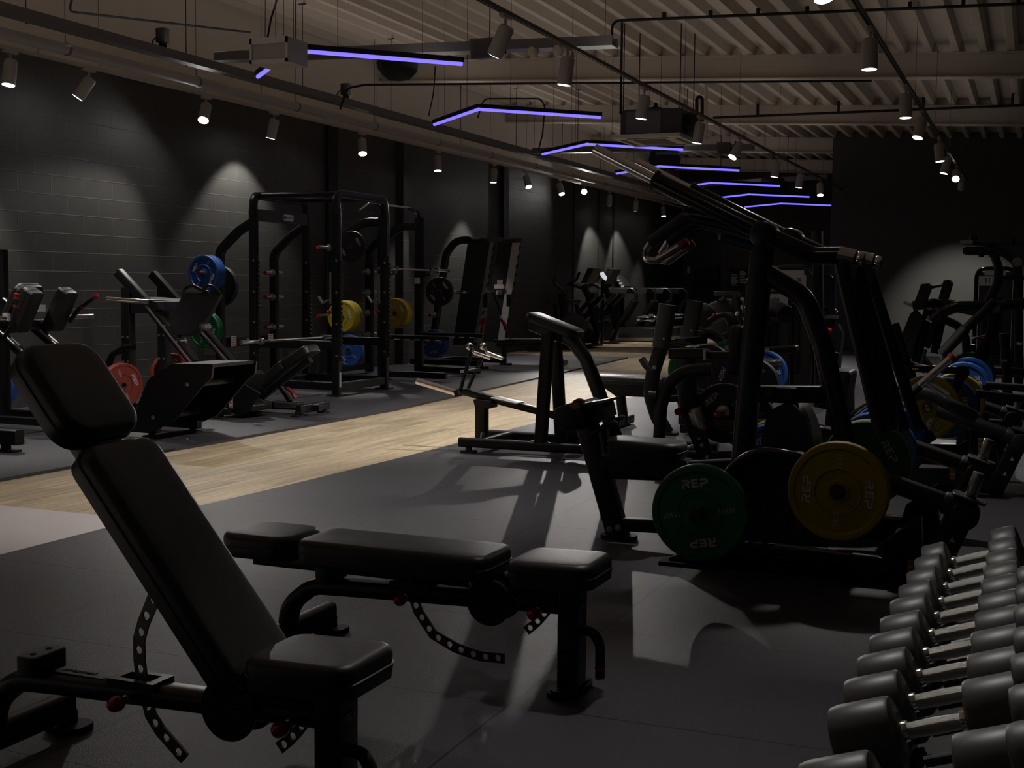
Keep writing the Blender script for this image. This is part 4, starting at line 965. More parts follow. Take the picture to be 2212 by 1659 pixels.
plate(((-8.66,10.529,0.3)[0]-.09, 10.4, .27), PRED, 'rear red plate of the stack beside the leg press post', '25KG', -70, .08, tilt=72)
plate((-8.95, 10.44, .3), PBLUE, 'blue plate peeking out behind the red plate stack', '20KG', -40, .08, tilt=72)
plate((-8.605,11.25,0.373), PRED, 'red plate half hidden behind the far leg press post', '25KG', 0, .08, tilt=60)

# ---------------------------------------------------------------- racks
def upright(t, x, y, z1, z0=.03, teeth=True, w=.075, d=.1, name='upright'):
    m = M(); m.tube([(x, y, z0), (x, y, z1)], w, d, .01); u = m.build(name, BLACK, t)
    m = M(); m.prismz([(x+a, y+b) for a, b in rr(.2, .2, .03)], .012, .028); m.build('foot_plate', BLACK, u)
    if teeth:
        m = M()
        pl_ = [(x+.05, .35), (x+.062, .35)]
        z = .45; pts = [(x+.045, .42)]
        while z < 1.62: pts += [(x+.085, z), (x+.085, z+.028), (x+.062, z+.036), (x+.062, z+.05)]; z += .055
        pts += [(x+.062, 1.72), (x+.045, 1.74)]
        m.prism(pts, y-.006, y+.006); m.build('hook_ladder', GREY, u)
        m = M()
        for k in range(4): bolt(m, (x+.02, y-w/2, .5+k*.38), (0, -1, 0), .01)
        m.build('bolts', STEEL, u)
    return u
def store_post(t, x0, x1, y, ztop):
    m = M(); m.tube([(x0, y, ztop), (x0-.22, y, ztop-.12), (x1, y, ztop-.36), (x1, y, .03)], .085, .11, .02, .2, n=8); o = m.build('storage_post', BLACK, t)
    m = M(); m.prismz([(x1+a, y+b) for a, b in rr(.16, .18, .03)], .012, .028); m.build('foot_plate', BLACK, o)
    return o
def horn(t, x, y, z, d, L=.22, red=True):
    m = M(); m.cyl((x, y+.03*d, z), (x, y+L*d, z), .0245, n=16); m.lathe([(.05, 0), (.05, .02), (.03, .025)], (x, y+.045*d, z), (0, d, 0), 16); h = m.build('weight_horn', STEEL, t)
    if red:
        m = M(); m.cyl((x, y+L*d, z), (x, y+(L+.02)*d, z), .026, n=16); m.build('red_cap', REDK, h)
def power_rack():
    t = thing('power_rack', 'tall black power rack with four uprights and a name plate on its rear cross bar', 'power rack', (-8.3, 13.9, .012))
    xf, xr, y0, y1 = -7.76, -8.93, 13.3, 14.52
    for x in (xf, xr):
        for y in (y0, y1): upright(t, x, y, 2.27, teeth=True)
        m = M(); m.tube([(x, y0, 2.2), (x, y0, 2.44), (x, y1, 2.44), (x, y1, 2.2)], .075, .1, .02, .17, ref=(1, 0, 0), n=8); m.build('top_arch', BLACK, t)
        m = M(); m.tube([(x, y0, .12), (x, y1, .12)], .07, .1, .012, ref=(1, 0, 0)); m.build('lower_tie', BLACK, t)
    for y in (y0+.12, y1-.12):
        m = M(); m.rod([(xr, y, 2.45), (xf, y, 2.45)], .03, n=14); m.build('top_bar', BLACK, t)
    for y in (y0, y1):
        m = M(); m.tube([(xr, y, .13), (xf, y, .13)], .07, .1, .012); m.build('base_tie', BLACK, t)
    m = M(); m.tube([(xr+.03, y0, 2.2), (xr+.03, y1, 2.2)], .03, .15, .008, ref=(1, 0, 0)); c = m.build('sign_bar', GREY, t)
    mm = T(xr+.05, (y0+y1)/2+.1, 2.2) @ RZ(90) @ RX(90)
    m = M().xf(mm); m.prismz(rr(.24, .085, .04, 6), 0, .004); p = m.build('name_plate', OFFW, t)
    m = M().xf(mm); m.mesh(text('NAUTILUS', .036, .001, .25), T(.02, 0, .005)); m.lathe([(.026, .004), (.026, .006), (.001, .006)], (-.09, 0, 0), (0, 0, 1), 14); m.build('lettering', BLUEPL, p)
    # spotter arms on the front pair and upper hooks
    for y in (y0, y1):
        m = M(); m.tube([(xf+.02, y, .62), (xr, y, .62)], .05, .1, .01); a = m.build('safety_bar', BLACK, t)
        m = M(); m.box((xf-.6, y-.027, .672), (xf-.1, y+.027, .676)); m.build('safety_tape', OFFW, a)
        m = M(); m.tube([(xf-.08, y-.05, 1.17), (xf-.16, y-.05, 1.13), (xf-.22, y-.05, 1.21)], .05, .02, .005); m.tube([(xf-.05, y-.05, 1.5), (xf-.05, y-.05, 1.12)], .03, .03, .008); h = m.build('bar_hook', STEEL, t)
        m = M(); knob(m, (xf-.04, y-.05, 1.02), .025, (-1, 0, 0)); m.build('pull_pin', REDK, h)
    for x in (xr,):
        for y in (y0, y1): store_post(t, x, -9.43, y, 2.12)
    for y in (y0, y1):
        for z in ((1.48, .785) if y == y0 else (1.5, 1.18, .78)):
            horn(t, -9.43, y, z, -1, .42 if y == y0 else .2);
            if y == y1: horn(t, -9.43, y, z, 1, .2, False)
    m = M(); m.tube([(-9.43, y0, .62), (-9.43, y1, .62)], .06, .13, .01, ref=(1, 0, 0)); b = m.build('sign_panel', BLACK, t)
    mm = T(-9.36, 13.9, .63) @ RZ(90) @ RX(90); m = M().xf(mm); m.mesh(text('POWER', .075, .001)); m.build('lettering', OFFW, b)
    for y in (13.48, 14.32):
        m = M(); m.box((-9.362, y-.06, .565), (-9.358, y+.06, .695)); q = m.build('warning_label', OFFW, t)
        m = M()
        for k in range(4): m.box((-9.358, y-.05, .575+.03*k), (-9.356, y+.05, .59+.03*k))
        m.build('print', ORNG, q)
    m = M(); m.box((xf+.051, y0-.02, .12), (xf+.053, y0+.02, .3)); m.build('warning_label', OFFW, t)
power_rack()
plate((-9.43, 12.95, 1.48), PBLUE, 'upper blue plate at the left of the power rack, front one of its pair', '20KG', 60, .08)
plate((-9.43, 13.035, 1.48), PBLUE, 'upper blue plate at the left of the power rack, rear one of its pair', '20KG', 60, .08)
plate((-9.43, 12.95, .785), PGREEN, 'green plate below the blue pair at the left of the power rack', '10KG', 75, .05)
plate((-9.43, 13.005, .785), PGREEN, 'second green plate behind the first at the left of the power rack', '10KG', 75, .05)
plate((-9.6, 13.5, 1.32), PBLACK, 'large black plate edge behind the upper blue pair', None, 0, .08, .26)
def barbell(a, b, label, sl=.42):
    a, b = Vector(a), Vector(b); d = (b-a).normalized(); t = thing('barbell', label, 'barbell', a)
    m = M(); m.cyl(a+d*sl, b-d*sl, .0145, n=14); m.build('shaft', STEEL, t)
    for s, q in ((1, a), (-1, b)):
        m = M(); m.cyl(q, q+d*s*(sl-.02), .025, n=18, bev=.003); m.cyl(q+d*s*(sl-.035), q+d*s*(sl+.005), .038, n=18); m.build('sleeve', CHROME, t)
    return t
barbell((-8.3, 12.1, .69), (-8.3, 14.3, .69), 'barbell lying across the safety bars of the power rack', .42)

def half_rack():
    t = thing('half_rack', 'black half rack with bright angled pull up bar beyond the power rack', 'half rack', (-8.9, 17.4, .012))
    x, y0, y1 = -8.55, 15.95, 17.1
    for y in (y0, y1):
        upright(t, x, y, 2.36, teeth=(y == y0), w=.08, d=.13)
        m = M(); m.tube([(x, y, .1), (-7.55, y, .1)], .075, .09, .012); m.build('base_rail', BLACK, t)
        m = M(); m.tube([(x, y, .62), (-7.5, y, .62)], .055, .06, .01); a = m.build('spotter_arm', BLACK, t)
        m = M(); m.box((x+.1, y-.028, .65), (-7.5, y+.028, .654)); m.build('arm_top', STEEL, a)
        m = M()
        for k in range(5): m.box((x+.2+.16*k, y-.03, .585), (x+.28+.16*k, y-.028, .6))
        m.build('arm_marks', OFFW, a)
        m = M(); m.tube([(x, y, 2.24), (x-.3, y, 2.24), (-9.4, y, 1.9), (-9.4, y, .03)], .085, .12, .02, .3, n=8); m.build('storage_post', BLACK, t)
        m = M(); m.tube([(x+.09, y, 1.62), (x+.09, y, 1.48)], .1, .02, .005); m.tube([(x+.1, y, 1.5), (x+.19, y, 1.52), (x+.22, y, 1.62)], .1, .02, .005); m.build('bar_hook', BLACK, t)
    for y in (y0, y1):
        m = M(); m.box((x-.04, y-.082, 1.38), (x+.05, y-.08, 1.47)); m.build('warning_label', OFFW, t)
    m = M(); m.rod([(x-.1, y0-.5, 2.38), (x-.1, y0-.2, 2.5), (x-.1, y1-.1, 2.5), (x-.1, y1+.2, 2.38)], .017, .02, n=12); m.build('pull_up_bar', CHROME, t)
    for y in (y0, y1):
        m = M(); m.rod([(x-.1, y-.15 if y == y1 else y+.1, 2.49), (x-.02, y, 2.45), (x, y, 2.3)], .025, .06, n=10); m.build('bar_bracket', BLACK, t)
    for y, zz in ((y0, (1.88, .91, .47)), (y1, (1.55, 1.24, .93, .6))):
        for z in zz: horn(t, -9.4, y, z, -1, .34 if y == y0 else .2, y == y0); horn(t, -9.4, y, z, 1, .2, False)
    m = M(); m.tube([(-9.4, y0, .12), (-9.4, y1, .12)], .07, .09, .012, ref=(1, 0, 0)); m.build('rear_tie', BLACK, t)
half_rack()
plate((-9.026,15.6,0.905), PYELL, 'front yellow plate of the stack behind the power rack upright', '15KG', -75, .075)
for i in range(2):
    p = (-9.026,15.6,0.905); plate((p[0], p[1]+.08*(i+1), p[2]), PYELL, ('second yellow plate of the stack behind the power rack upright', 'third yellow plate of the stack behind the power rack upright')[i], '15KG', -75, .075)
plate((-8.915,15.6,0.432), PBLUE, 'blue plate below the yellow stack behind the power rack upright', '20KG', -40, .08)
plate((-8.906,15.65,1.886), PBLACK, 'black plate with slanted white letters above the yellow stack', None, -60, .06)
for i in range(2):
    p = (-8.786,16.75,0.936); plate((p[0], p[1]+.08*i, p[2]), PYELL, ('yellow plate just right of the dark rack post', 'second yellow plate just right of the dark rack post')[i], '15KG', -60, .075)
barbell(((-8.36,15.699,1.662)[0], 15.5, 1.58), (-8.36, 17.72, 1.58), 'barbell racked at shoulder height on the half rack', .42)

def smith():
    t = thing('smith_machine', 'black leaning smith machine with two dark panels and pale toothed rails', 'smith machine', (-9.0, 19.5, .012))
    for y, pn, rl in ((18.9, [(-8.562,18.9,2.147),(-8.118,18.9,2.1),(-8.399,18.9,0.394),(-8.833,18.9,0.382)], [(-8.167,18.9,2.085),(-8.102,18.9,2.085),(-8.383,18.9,0.432),(-8.449,18.9,0.43)]), (19.9, [(-8.445,19.9,2.154),(-8.19,19.9,2.137),(-8.429,19.9,0.409),(-8.739,19.9,0.401)], [(-8.19,19.9,2.106),(-8.055,19.9,2.121),(-8.326,19.9,0.435),(-8.446,19.9,0.432)])):
        m = M(); m.prism(pn, y, y+.04); m.build('tower_panel', SHROUD, t)
        m = M(); m.prism(rl, y-.02, y-.005); r_ = m.build('toothed_rail', WHITE if y > 19 else STEEL, t)
        a, b = Vector(rl[1]), Vector(rl[2]); m = M()
        for k in range(9):
            p = a.lerp(b, .06+.09*k); m.prism([(p.x, p.z), (p.x+.035, p.z+.015), (p.x+.03, p.z-.02), (p.x-.01, p.z-.07)], y-.022, y-.003)
        m.build('rail_teeth', DARK, r_)
        m = M(); q = rl[0]; m.box((q[0]-.05, y-.05, q[2]-.02), (q[0]+.17, y+.06, q[2]+.06)); m.build('top_bracket', GREY, t)
        m = M(); m.tube([(-9.6, y, .09), (-8.3, y, .09)], .08, .09, .012); m.build('base_rail', BLACK, t)
        m = M(); m.prismz([(-8.3+a_, y+b_) for a_, b_ in rr(.2, .14, .04)], .012, .045); m.build('foot', RUBBER, t)
    m = M(); m.tube([(-8.561,18.9,2.117), (-8.156,19.9,2.121)], .06, .08, .012, ref=(0, 0, 1)); m.build('top_tie', BLACK, t)
    m = M(); m.tube([(-9.3, 18.9, .1), (-9.3, 19.9, .1)], .06, .08, .012, ref=(0, 0, 1)); m.build('base_tie', BLACK, t)
    for y, q in ((18.55, [(-8.403,18.55,2.088),(-8.623,18.55,2.074),(-8.794,18.55,1.867),(-8.986,18.55,0.693),(-9.034,18.55,0.391),(-9.067,18.55,0.262)]),):
        m = M(); m.tube(q, .085, .12, .03, .25, n=8); m.build('side_post', BLACK, t)
        m = M(); c = q[0]; m.tube([c, (c[0], 18.95, c[2])], .08, .1, .02, ref=(0, 0, 1)); m.build('post_tie', BLACK, t)
    for p in [(-8.906,18.55,1.256),(-8.954,18.55,0.881),(-8.985,18.55,0.445)]:
        horn(t, p[0], 18.5, p[2], -1, .2)
    for y in (18.8, 19.8):
        m = M(); m.tube((((-8.229,18.8,1.099)[0]+.02, y, (-8.229,18.8,1.099)[2]-.09), ((-8.229,18.8,1.099)[0]+.02, y, (-8.229,18.8,1.099)[2]+.12)), .05, .08, .01); m.build('bar_carriage', BLACK, t)
    stickers(t, [((-8.417,19.89,1.418), .1, .09), ((-8.432,19.89,1.245), .1, .07)])
    m = M(); c = (-8.416,19.89,1.347); m.box((c[0]-.09, 19.86, c[2]-.035), (c[0]+.09, 19.862, c[2]+.035)); m.build('instruction_label', OFFW, t)
    for y, q in ((18.85, [(-8.298,18.85,0.827),(-8.216,18.85,0.844),(-8.248,18.85,0.738),(-8.322,18.85,0.722)]), ):
        m = M(); m.prism(q, y-.03, y); h = m.build('stop_hook', REDK, t)
    m = M(); m.tube([(-8.264,18.85,0.738),(-8.296,18.85,0.572)], .05, .05, .01); m.build('stop_block', REDD, t)
    m = M(); m.tube([(-8.368,19.85,0.79),(-8.308,19.85,0.713),(-8.273,19.85,0.604)], .05, .05, .01); m.build('stop_block', REDD, t)
    m = M(); m.tube([(-8.386,19.85,0.853),(-8.343,19.85,0.767)], .04, .04, .01); m.build('stop_hook', OFFW, t)
smith()
barbell(((-8.55,19.114,1.084)[0], 18.3, 1.25), (-8.55, 20.5, 1.25), 'barbell on the leaning smith machine carriage', .42)
plate((-8.793,18.28,1.258), PBLACK, 'black plate with grey rim on the curved side post of the smith machine', '15KG', -50, .05, .235)
p = (-8.793,18.28,1.258); plate((p[0]+.01, p[1]+.055, p[2]), PGREEN, 'thin green plate rim behind the black plate of the smith machine', '10KG', -50, .035)
for i in range(2):
    p = (-8.913,18.3,0.426); plate((p[0], p[1]+.085*i, p[2]), PBLUE, ('front blue plate low on the side post of the smith machine', 'rear blue plate low on the side post of the smith machine')[i], '20KG', 10, .08)

def flat_bench(loc, rot, label, n=3):
    t = thing('flat_bench', label, 'weight bench', (0, 0, 0))
    for k, (x, L) in enumerate(((-.46, .3), (-.03, .54), (.42, .3))):
        m = M().xf(T(x, 0, .42)); m.pad(L, .28, .07, .05, .02); m.build('pad', VINYL, t)
    m = M(); m.tube([(-.55, 0, .34), (.52, 0, .34)], .07, .06, .01); m.build('frame_beam', BLACK, t)
    m = M(); m.tube([(.0, 0, .26), (.3, 0, .26), (.5, 0, .2), (.55, 0, .06)], .07, .06, .02, .12); m.tube([(-.1, 0, .34), (0, 0, .26)], .07, .06, .01); m.build('curved_leg', BLACK, t)
    m = M(); m.tube([(.55, -.3, .06), (.55, .3, .06)], .08, .05, .015, ref=(0, 0, 1)); m.build('rear_foot', BLACK, t)
    m = M(); m.tube([(-.42, 0, .34), (-.42, 0, .04)], .08, .08, .012); m.prismz([(a-.42, b) for a, b in rr(.12, .3, .03)], .012, .03); m.build('front_post', BLACK, t)
    for s in (-1, 1):
        m = M(); m.cyl((.62, .2*s-.02, .06), (.62, .2*s+.02, .06), .045, n=18); m.build('wheel', STEEL, t)
    t.location = loc; t.rotation_euler = (0, 0, R(rot)); return t
flat_bench((-8.05, 20.3, .0), 30, 'flat black bench in front of the smith machine, seen over the mat edge')
def angled_bench():
    t = thing('incline_bench', 'black incline bench on the left mat in front of the power rack', 'weight bench', (-7.2, 11.25, .012))
    a, b, c = (-7.635,11.25,0.143), (-7.165,11.25,0.511), (-6.842,11.25,0.703)
    def p2(p, s, L, w):
        an = math.degrees(math.atan2(s[2]-p[2], s[0]-p[0])); mx = Vector(p).lerp(Vector(s), .5)
        m = M().xf(T(mx.x, mx.y, mx.z) @ RY(-an)); m.pad(L, w, .09, .06, .025); return m
    L = (Vector(b)-Vector(a)).length
    p2(a, b, L+.12, .3).build('back_pad', VINYL, t); p2(b, c, (Vector(c)-Vector(b)).length+.02, .28).build('head_pad', VINYL, t)
    m = M(); m.tube([(a[0]+.05, 11.25, a[2]-.06), (c[0]-.03, 11.25, c[2]-.12)], .08, .06, .012); m.build('back_frame', BLACK, t)
    m = M(); m.tube([(-7.85, 11.25, .09), (-6.75, 11.25, .09)], .08, .07, .012); m.build('base_beam', BLACK, t)
    m = M(); m.tube([(-6.85, 10.98, .09), (-6.85, 11.55, .09)], .09, .06, .012, ref=(0, 0, 1)); m.build('rear_foot', BLACK, t)
    m = M(); m.tube([(-7.75, 11.05, .09), (-7.75, 11.45, .09)], .08, .06, .012, ref=(0, 0, 1)); m.build('front_foot', BLACK, t)
    m = M(); m.tube([(-7.245,11.25,0.305),(-7.111,11.25,0.136)], .05, .05, .012); m.build('support_strut', BLACK, t)
    m = M(); m.tube([(-7.123,11.2,0.284),(-7.057,11.2,0.239),(-7.023,11.2,0.183)], .05, .03, .01); m.build('adjust_handle', REDD, t)
    m = M(); m.tube([(-7.269,11.25,0.105),(-6.988,11.25,0.108)], .14, .06, .012); m.build('slot_block', STEEL, t)
    m = M(); m.cyl((-7.636,11.15,0.131), (-7.738,11.35,0.111), .05); m.build('hinge', STEEL, t)
    for x, y in ((-6.87, 11.0), (-6.87, 11.5), (-7.75, 11.1), (-7.75, 11.42)):
        m = M(); m.prismz([(x+a_, y+b_) for a_, b_ in rr(.12, .1, .03)], .012, .03); m.tube([(x, y, .03), (x, y, .07)], .05, .05, .01); m.build('foot', RUBBER, t)
angled_bench()

# ---------------------------------------------------------------- middle: bench press station and its neighbours
def bench_press():
    t = thing('bench_press_station', 'black olympic bench press station with long flat pad behind the chest supported row', 'gym machine', (-3.3, 11.6, 0))
    for y, up, hk in ((11.35, [(-3.125,11.35,1.193),(-3.162,11.35,0.86),(-3.246,11.35,0.591),(-3.277,11.35,0.374),(-3.202,11.35,0.161),(-3.106,11.35,0.006)], [(-3.259,11.35,0.582),(-3.318,11.35,0.632),(-3.364,11.35,0.699)]), (12.35, [(-3.117,12.35,1.22),(-3.157,12.35,0.906),(-3.218,12.35,0.627),(-3.251,12.35,0.393),(-3.199,12.35,0.163),(-3.139,12.35,0.016)], [(-3.236,12.35,0.58),(-3.284,12.35,0.625),(-3.314,12.35,0.67)])):
        m = M(); m.tube(up, .075, .13, .02, .3); m.build('upright', BLACK, t)
        m = M(); m.tube([Vector(up[0])+Vector((.0, 0, .01)), Vector(up[1]).lerp(Vector(up[2]), .2)], .1, .16, .03); m.build('upright_cover', SHROUD, t)
        m = M(); m.tube(hk, .08, .06, .015); m.build('bar_hook', SHROUD, t)
        m = M(); m.tube([(hk[0][0]-.02, y, hk[0][2]-.22), (hk[0][0]+.05, y, hk[0][2]-.22)], .1, .07, .015); m.build('hook_stub', SHROUD, t)
        e = up[-1]; m = M(); m.prismz([(e[0]+a, y+b) for a, b in rr(.2, .16, .03)], 0, .02); m.build('foot_plate', BLACK, t)
        m = M()
        for k in (1, 2): bolt(m, (up[k][0]+.02, y-.04, up[k][2]+.03), (0, -1, 0), .013)
        m.build('bolts', STEEL, t)
    for y, q in ((11.35, [(-3.153,11.35,0.817),(-3.004,11.35,0.847),(-2.877,11.35,0.791),(-2.802,11.35,0.712),(-2.773,11.35,0.607)]), (12.35, [(-3.166,12.35,0.897),(-2.989,12.35,0.919),(-2.857,12.35,0.849),(-2.781,12.35,0.755),(-2.74,12.35,0.596)])):
        m = M(); m.tube(q, .07, .09, .03, .2); m.build('storage_arm', GLOSS, t)
        m = M(); m.cyl((q[-1][0], y-.28, q[-1][2]), (q[-1][0], y+.1, q[-1][2]), .0245, n=16); h = m.build('weight_horn', STEEL, t)
        m = M(); m.cyl((q[-1][0], y-.3, q[-1][2]), (q[-1][0], y-.28, q[-1][2]), .026, n=16); m.build('red_cap', REDK, h)
        m = M(); m.tube([(q[-1][0], y, q[-1][2]), (q[-1][0]+.05, y, .05)], .08, .1, .02); m.build('storage_leg', BLACK, t)
    m = M().xf(T(-3.36, 11.85, .455)); m.pad(1.2, .3, .085, .05, .025); m.build('bench_pad', VINYL, t)
    m = M(); m.prism([(-3.92, .41), (-2.85, .41), (-2.95, .3), (-3.75, .3)], 11.77, 11.93); m.build('bench_frame', BLACK, t)
    m = M(); m.tube([(-3.72, 11.85, .3), (-3.68, 11.85, .02)], .1, .08, .015); m.tube([(-2.95, 11.85, .3), (-2.95, 11.85, .06)], .1, .08, .015); m.build('bench_legs', BLACK, t)
    m = M(); m.tube([(-3.68, 11.6, .05), (-3.68, 12.1, .05)], .08, .06, .012, ref=(0, 0, 1)); m.build('bench_foot', BLACK, t)
    for z, x in ((.06, -2.95), (.85, -3.02)):
        m = M(); m.tube([(x, 11.35, z), (x, 12.35, z)], .08, .07, .012, ref=(0, 0, 1)); m.build('cross_tie', BLACK, t)
bench_press()
barbell(((-3.42,11.435,0.919)[0], (-3.42,11.435,0.919)[1], 1.065), (-3.42, 12.98, 1.065), 'barbell on the bench press uprights with its thick chrome end towards the viewer', .42)
plate((-2.679,11.1,0.637), PBLACK, 'black plate with slanted white letters hanging on the bench press storage arm', None, -108, .06)
plate((-2.848,11.2,0.613), PGREEN, 'green plate almost hidden behind the black plate of the bench press', '10KG', 30, .05)
plate((-2.663,12,0.649), PGREEN, 'green plate with upright white letters right of the black plate on the bench press', '10KG', 3, .05)
def chest_row():
    t = thing('seated_row_machine', 'black seated row with upright chest pad and pale cylinder on its strut', 'gym machine', (-2.3, 9.4, 0))
    m = M(); m.tube([(-2.532,9.3,0.861),(-2.254,9.3,0.869)], .1, .075, .012); m.build('pad_beam', BLACK, t)
    m = M(); m.tube([(-2.254,9.3,0.858),(-2.051,9.3,0.861)], .07, .055, .01); m.build('pad_slide', BLACK, t)
    m = M(); m.box((-2.241,9.22,0.825), (-2.261,9.37,0.9)); m.build('slide_collar', STEEL, t)
    c = (-2.018,9.3,0.903); m = M().xf(T(*c) @ RY(90)); m.pad(.37, .26, .09, .07, .03); m.build('chest_pad', VINYL, t)
    m = M(); m.tube([(-2.402,9.3,0.826),(-2.398,9.3,0.616),(-2.364,9.3,0.39)], .1, .14, .02); m.build('pad_post', BLACK, t)
    m = M(); m.tube([(-2.138,9,0.772),(-2.343,9,0.758),(-2.473,9,0.645),(-2.512,9,0.479),(-2.522,9,0.256)], .075, .09, .03, .25, n=8); m.tube([(-2.522,9,0.273),(-2.518,9,0.056)], .075, .09, .03); m.build('curved_frame', BLACK, t)
    m = M(); m.tube([(-2.397,9.3,0.564),(-2.334,9.3,0.321),(-2.215,9.3,0.041)], .09, .11, .015); m.build('seat_strut', BLACK, t)
    m = M()
    for p in [(-2.294,9.24,0.316),(-2.282,9.24,0.24),(-2.26,9.24,0.185),(-2.216,9.24,0.097)]: bolt(m, p, (0, -1, 0), .011)
    m.build('strut_bolts', STEEL, t)
    m = M(); m.cyl((-2.242,9.2,0.295), (-2.312,9.2,0.464), .055, n=24, bev=.006); m.build('cylinder_guard', STEEL, t)
    m = M(); m.prism([(-2.346,9.15,0.318),(-2.191,9.15,0.309),(-2.197,9.15,0.261),(-2.323,9.15,0.25)], 9.12, 9.3); m.build('guard_bracket', BLACK, t)
    c = (-1.949,9.3,0.348); m = M().xf(T(*c)); m.pad(.46, .3, .08, .07, .03); m.build('seat_pad', VINYL, t)
    m = M(); m.tube([(-2.223,9.3,0.082),(-1.636,9.3,0.118)], .09, .1, .015); m.build('base_beam', BLACK, t)
    for i, p in enumerate(((-2.419,9.1,0.44), (-2.108,9.05,0.442))):
        m = M(); m.cyl((p[0], p[1]+.08, p[2]), (p[0], p[1]+.3, p[2]), .0245, n=16); m.lathe([(.055, 0), (.05, .04), (.03, .05)], (p[0], p[1]+.24, p[2]), (0, -1, 0), 18); h = m.build('weight_horn', STEEL, t)
        m = M(); m.cyl((p[0], p[1]+.02, p[2]), (p[0], p[1]+.08, p[2]), .026, n=16, bev=.003); m.build('red_cap', REDK, h)
        m = M(); m.tube([(p[0], p[1]+.32, p[2]-.12), (p[0], p[1]+.32, p[2]+.12)], .06, .14, .02); m.build('horn_plate', BLACK, t)
    m = M(); m.tube([(-2.581,9.4,0.506),(-2.151,9.4,0.546)], .06, .05, .01); m.build('side_tube', BLACK, t)
    m = M(); m.rod([(-2.157,9.4,0.829),(-2.444,9.4,0.901),(-2.552,9.4,0.87)], .012, n=8); m.build('red_cable', REDD, t)
    m = M(); m.tube([(-2.55, 8.95, .05), (-2.55, 9.7, .05)], .1, .06, .015, ref=(0, 0, 1)); m.tube([(-1.6, 8.95, .05), (-1.6, 9.7, .05)], .1, .06, .015, ref=(0, 0, 1)); m.tube([(-2.55, 9.3, .05), (-1.6, 9.3, .05)], .1, .06, .015); m.build('floor_frame', BLACK, t)
chest_row()
plate((-2.122,9.32,0.424), PBLACK, 'black plate with small white weight marks low beside the red capped horns', '15KG', 42, .075)
plate((-2.02,9.6,0.361), PBLACK, 'second black plate low behind the seat of the seated row', '15KG', 20, .075)
plate((-2.339,11.9,0.555), PBLUE, 'blue plate with white letters seen between the two legs of the tall frame', '20KG', -65, .08)
plate((-2.265,11,0.515), PBLACK, 'black plate edge left of the blue plate between the frame legs', None, -20, .08, .24)
def cable_tower(x0, x1, y, z1, label, placard, words, panel, depth=.45):
    t = thing('weight_stack_machine', label, 'gym machine', ((x0+x1)/2, y, 0))
    r = .16
    m = M(); m.rod([(x0, y, .05), (x0, y, z1), (x1, y, z1), (x1, y, .05)], .035, .16, n=12); m.build('arch_frame', GLOSS, t)
    m = M(); m.box((x0+.04, y+.02, .12), (x1-.04, y+.06, z1-.06)); m.build('shroud', GREY, t)
    w = x1-x0; m = M(); m.box((x0+w*.32, y-.002, .3), (x1-w*.32, y+.02, z1*.72)); m.build('stack_window', DARK, t)
    m = M()
    for k in range(14): m.box((x0+w*.34, y-.006, .32+.045*k), (x1-w*.34, y-.002, .355+.045*k))
    m.build('weight_stack', BLACK, t)
    m = M(); m.box((x0+w*.2, y-.012, z1-.11), (x1-w*.25, y-.006, z1-.03)); p = m.build('top_placard', OFFW, t)
    m = M().xf(T((x0+x1)/2, y-.008, z1-.16) @ FRONT); m.mesh(text(words, .045, .001)); m.build('title_lettering', OFFW, t)
    a, b, c, d = panel
    m = M(); m.box((a, y-.01, c), (b, y-.004, d)); q = m.build('instruction_panel', OFFW, t)
    m = M()
    for k, xx in enumerate((a+(b-a)*.4, a+(b-a)*.55)):
        zz = (c+d)/2; h = (d-c)*.55; m.ball((xx, y-.011, zz+h*.42), h*.1, (1, .2, 1), 8); m.prism([(xx-h*.16, zz+h*.3), (xx+h*.16, zz+h*.3), (xx+h*.08, zz), (xx+h*.1, zz-h*.5), (xx+.01*h, zz-h*.5), (xx, zz-h*.1), (xx-.01*h, zz-h*.5), (xx-h*.1, zz-h*.5), (xx-h*.08, zz)], y-.012, y-.010)
    m.build('figure_print', GREY, q)
    for s in (x0, x1):
        m = M(); m.tube([(s, y-.1, .04), (s, y+depth, .04)], .09, .06, .015, ref=(1, 0, 0)); m.build('base_rail', BLACK, t)
    return t
A, B = (-3.068,16,0.912), (-2.528,16,0.923)
t = cable_tower(A[0], B[0], 16.0, 1.62, 'weight stack machine with white top placard seen inside the tall black frame', 0, 'BICEPS CURL', ((-2.805,16,1.495)[0], (-2.634,16,1.496)[0], 1.36, 1.53))
A, B = (-2.951,14,0.963), (-2.441,14,0.973)
t = cable_tower(A[0], B[0], 14.0, 1.5, 'dim weight stack machine with grey instruction board left of the white placard one', 0, 'CABLE ROW', ((-2.738,14,1.476)[0], (-2.495,14,1.478)[0], 1.13, 1.3))
for z, y in (((-2.709,14,1.131), 13.4),):
    m = M(); m.cyl((-2.756,13.2,1.102), (-2.569,13,1.042), .1, n=24, bev=.02); m.build('roller_pad', VINYL, t)
    m = M(); m.cyl((-2.564,13.3,1.162), (-2.353,13.1,1.091), .1, n=24, bev=.02); m.build('roller_pad', VINYL, t)
    m = M(); m.tube([(-2.649,13.2,1.084),(-2.548,13.2,0.894),(-2.576,13.2,0.118)], .07, .07, .012); m.build('roller_post', BLACK, t)
c = (-2.309,12.6,0.753); m = M().xf(T(*c) @ RY(-6)); m.pad(.34, .26, .07, .05, .02); m.build('arm_pad', VINYL, t)
m = M(); m.tube([(-2.427,12.6,0.722),(-2.245,12.6,0.745)], .1, .04, .01); m.tube([(-2.326,12.6,0.711),(-2.304,12.6,0.228)], .06, .06, .01); m.build('arm_pad_post', BLACK, t)
m = M(); m.box((-2.42,12.4,0.731), (-2.384,12.42,0.777)); m.build('yellow_adjuster', YELL, t)
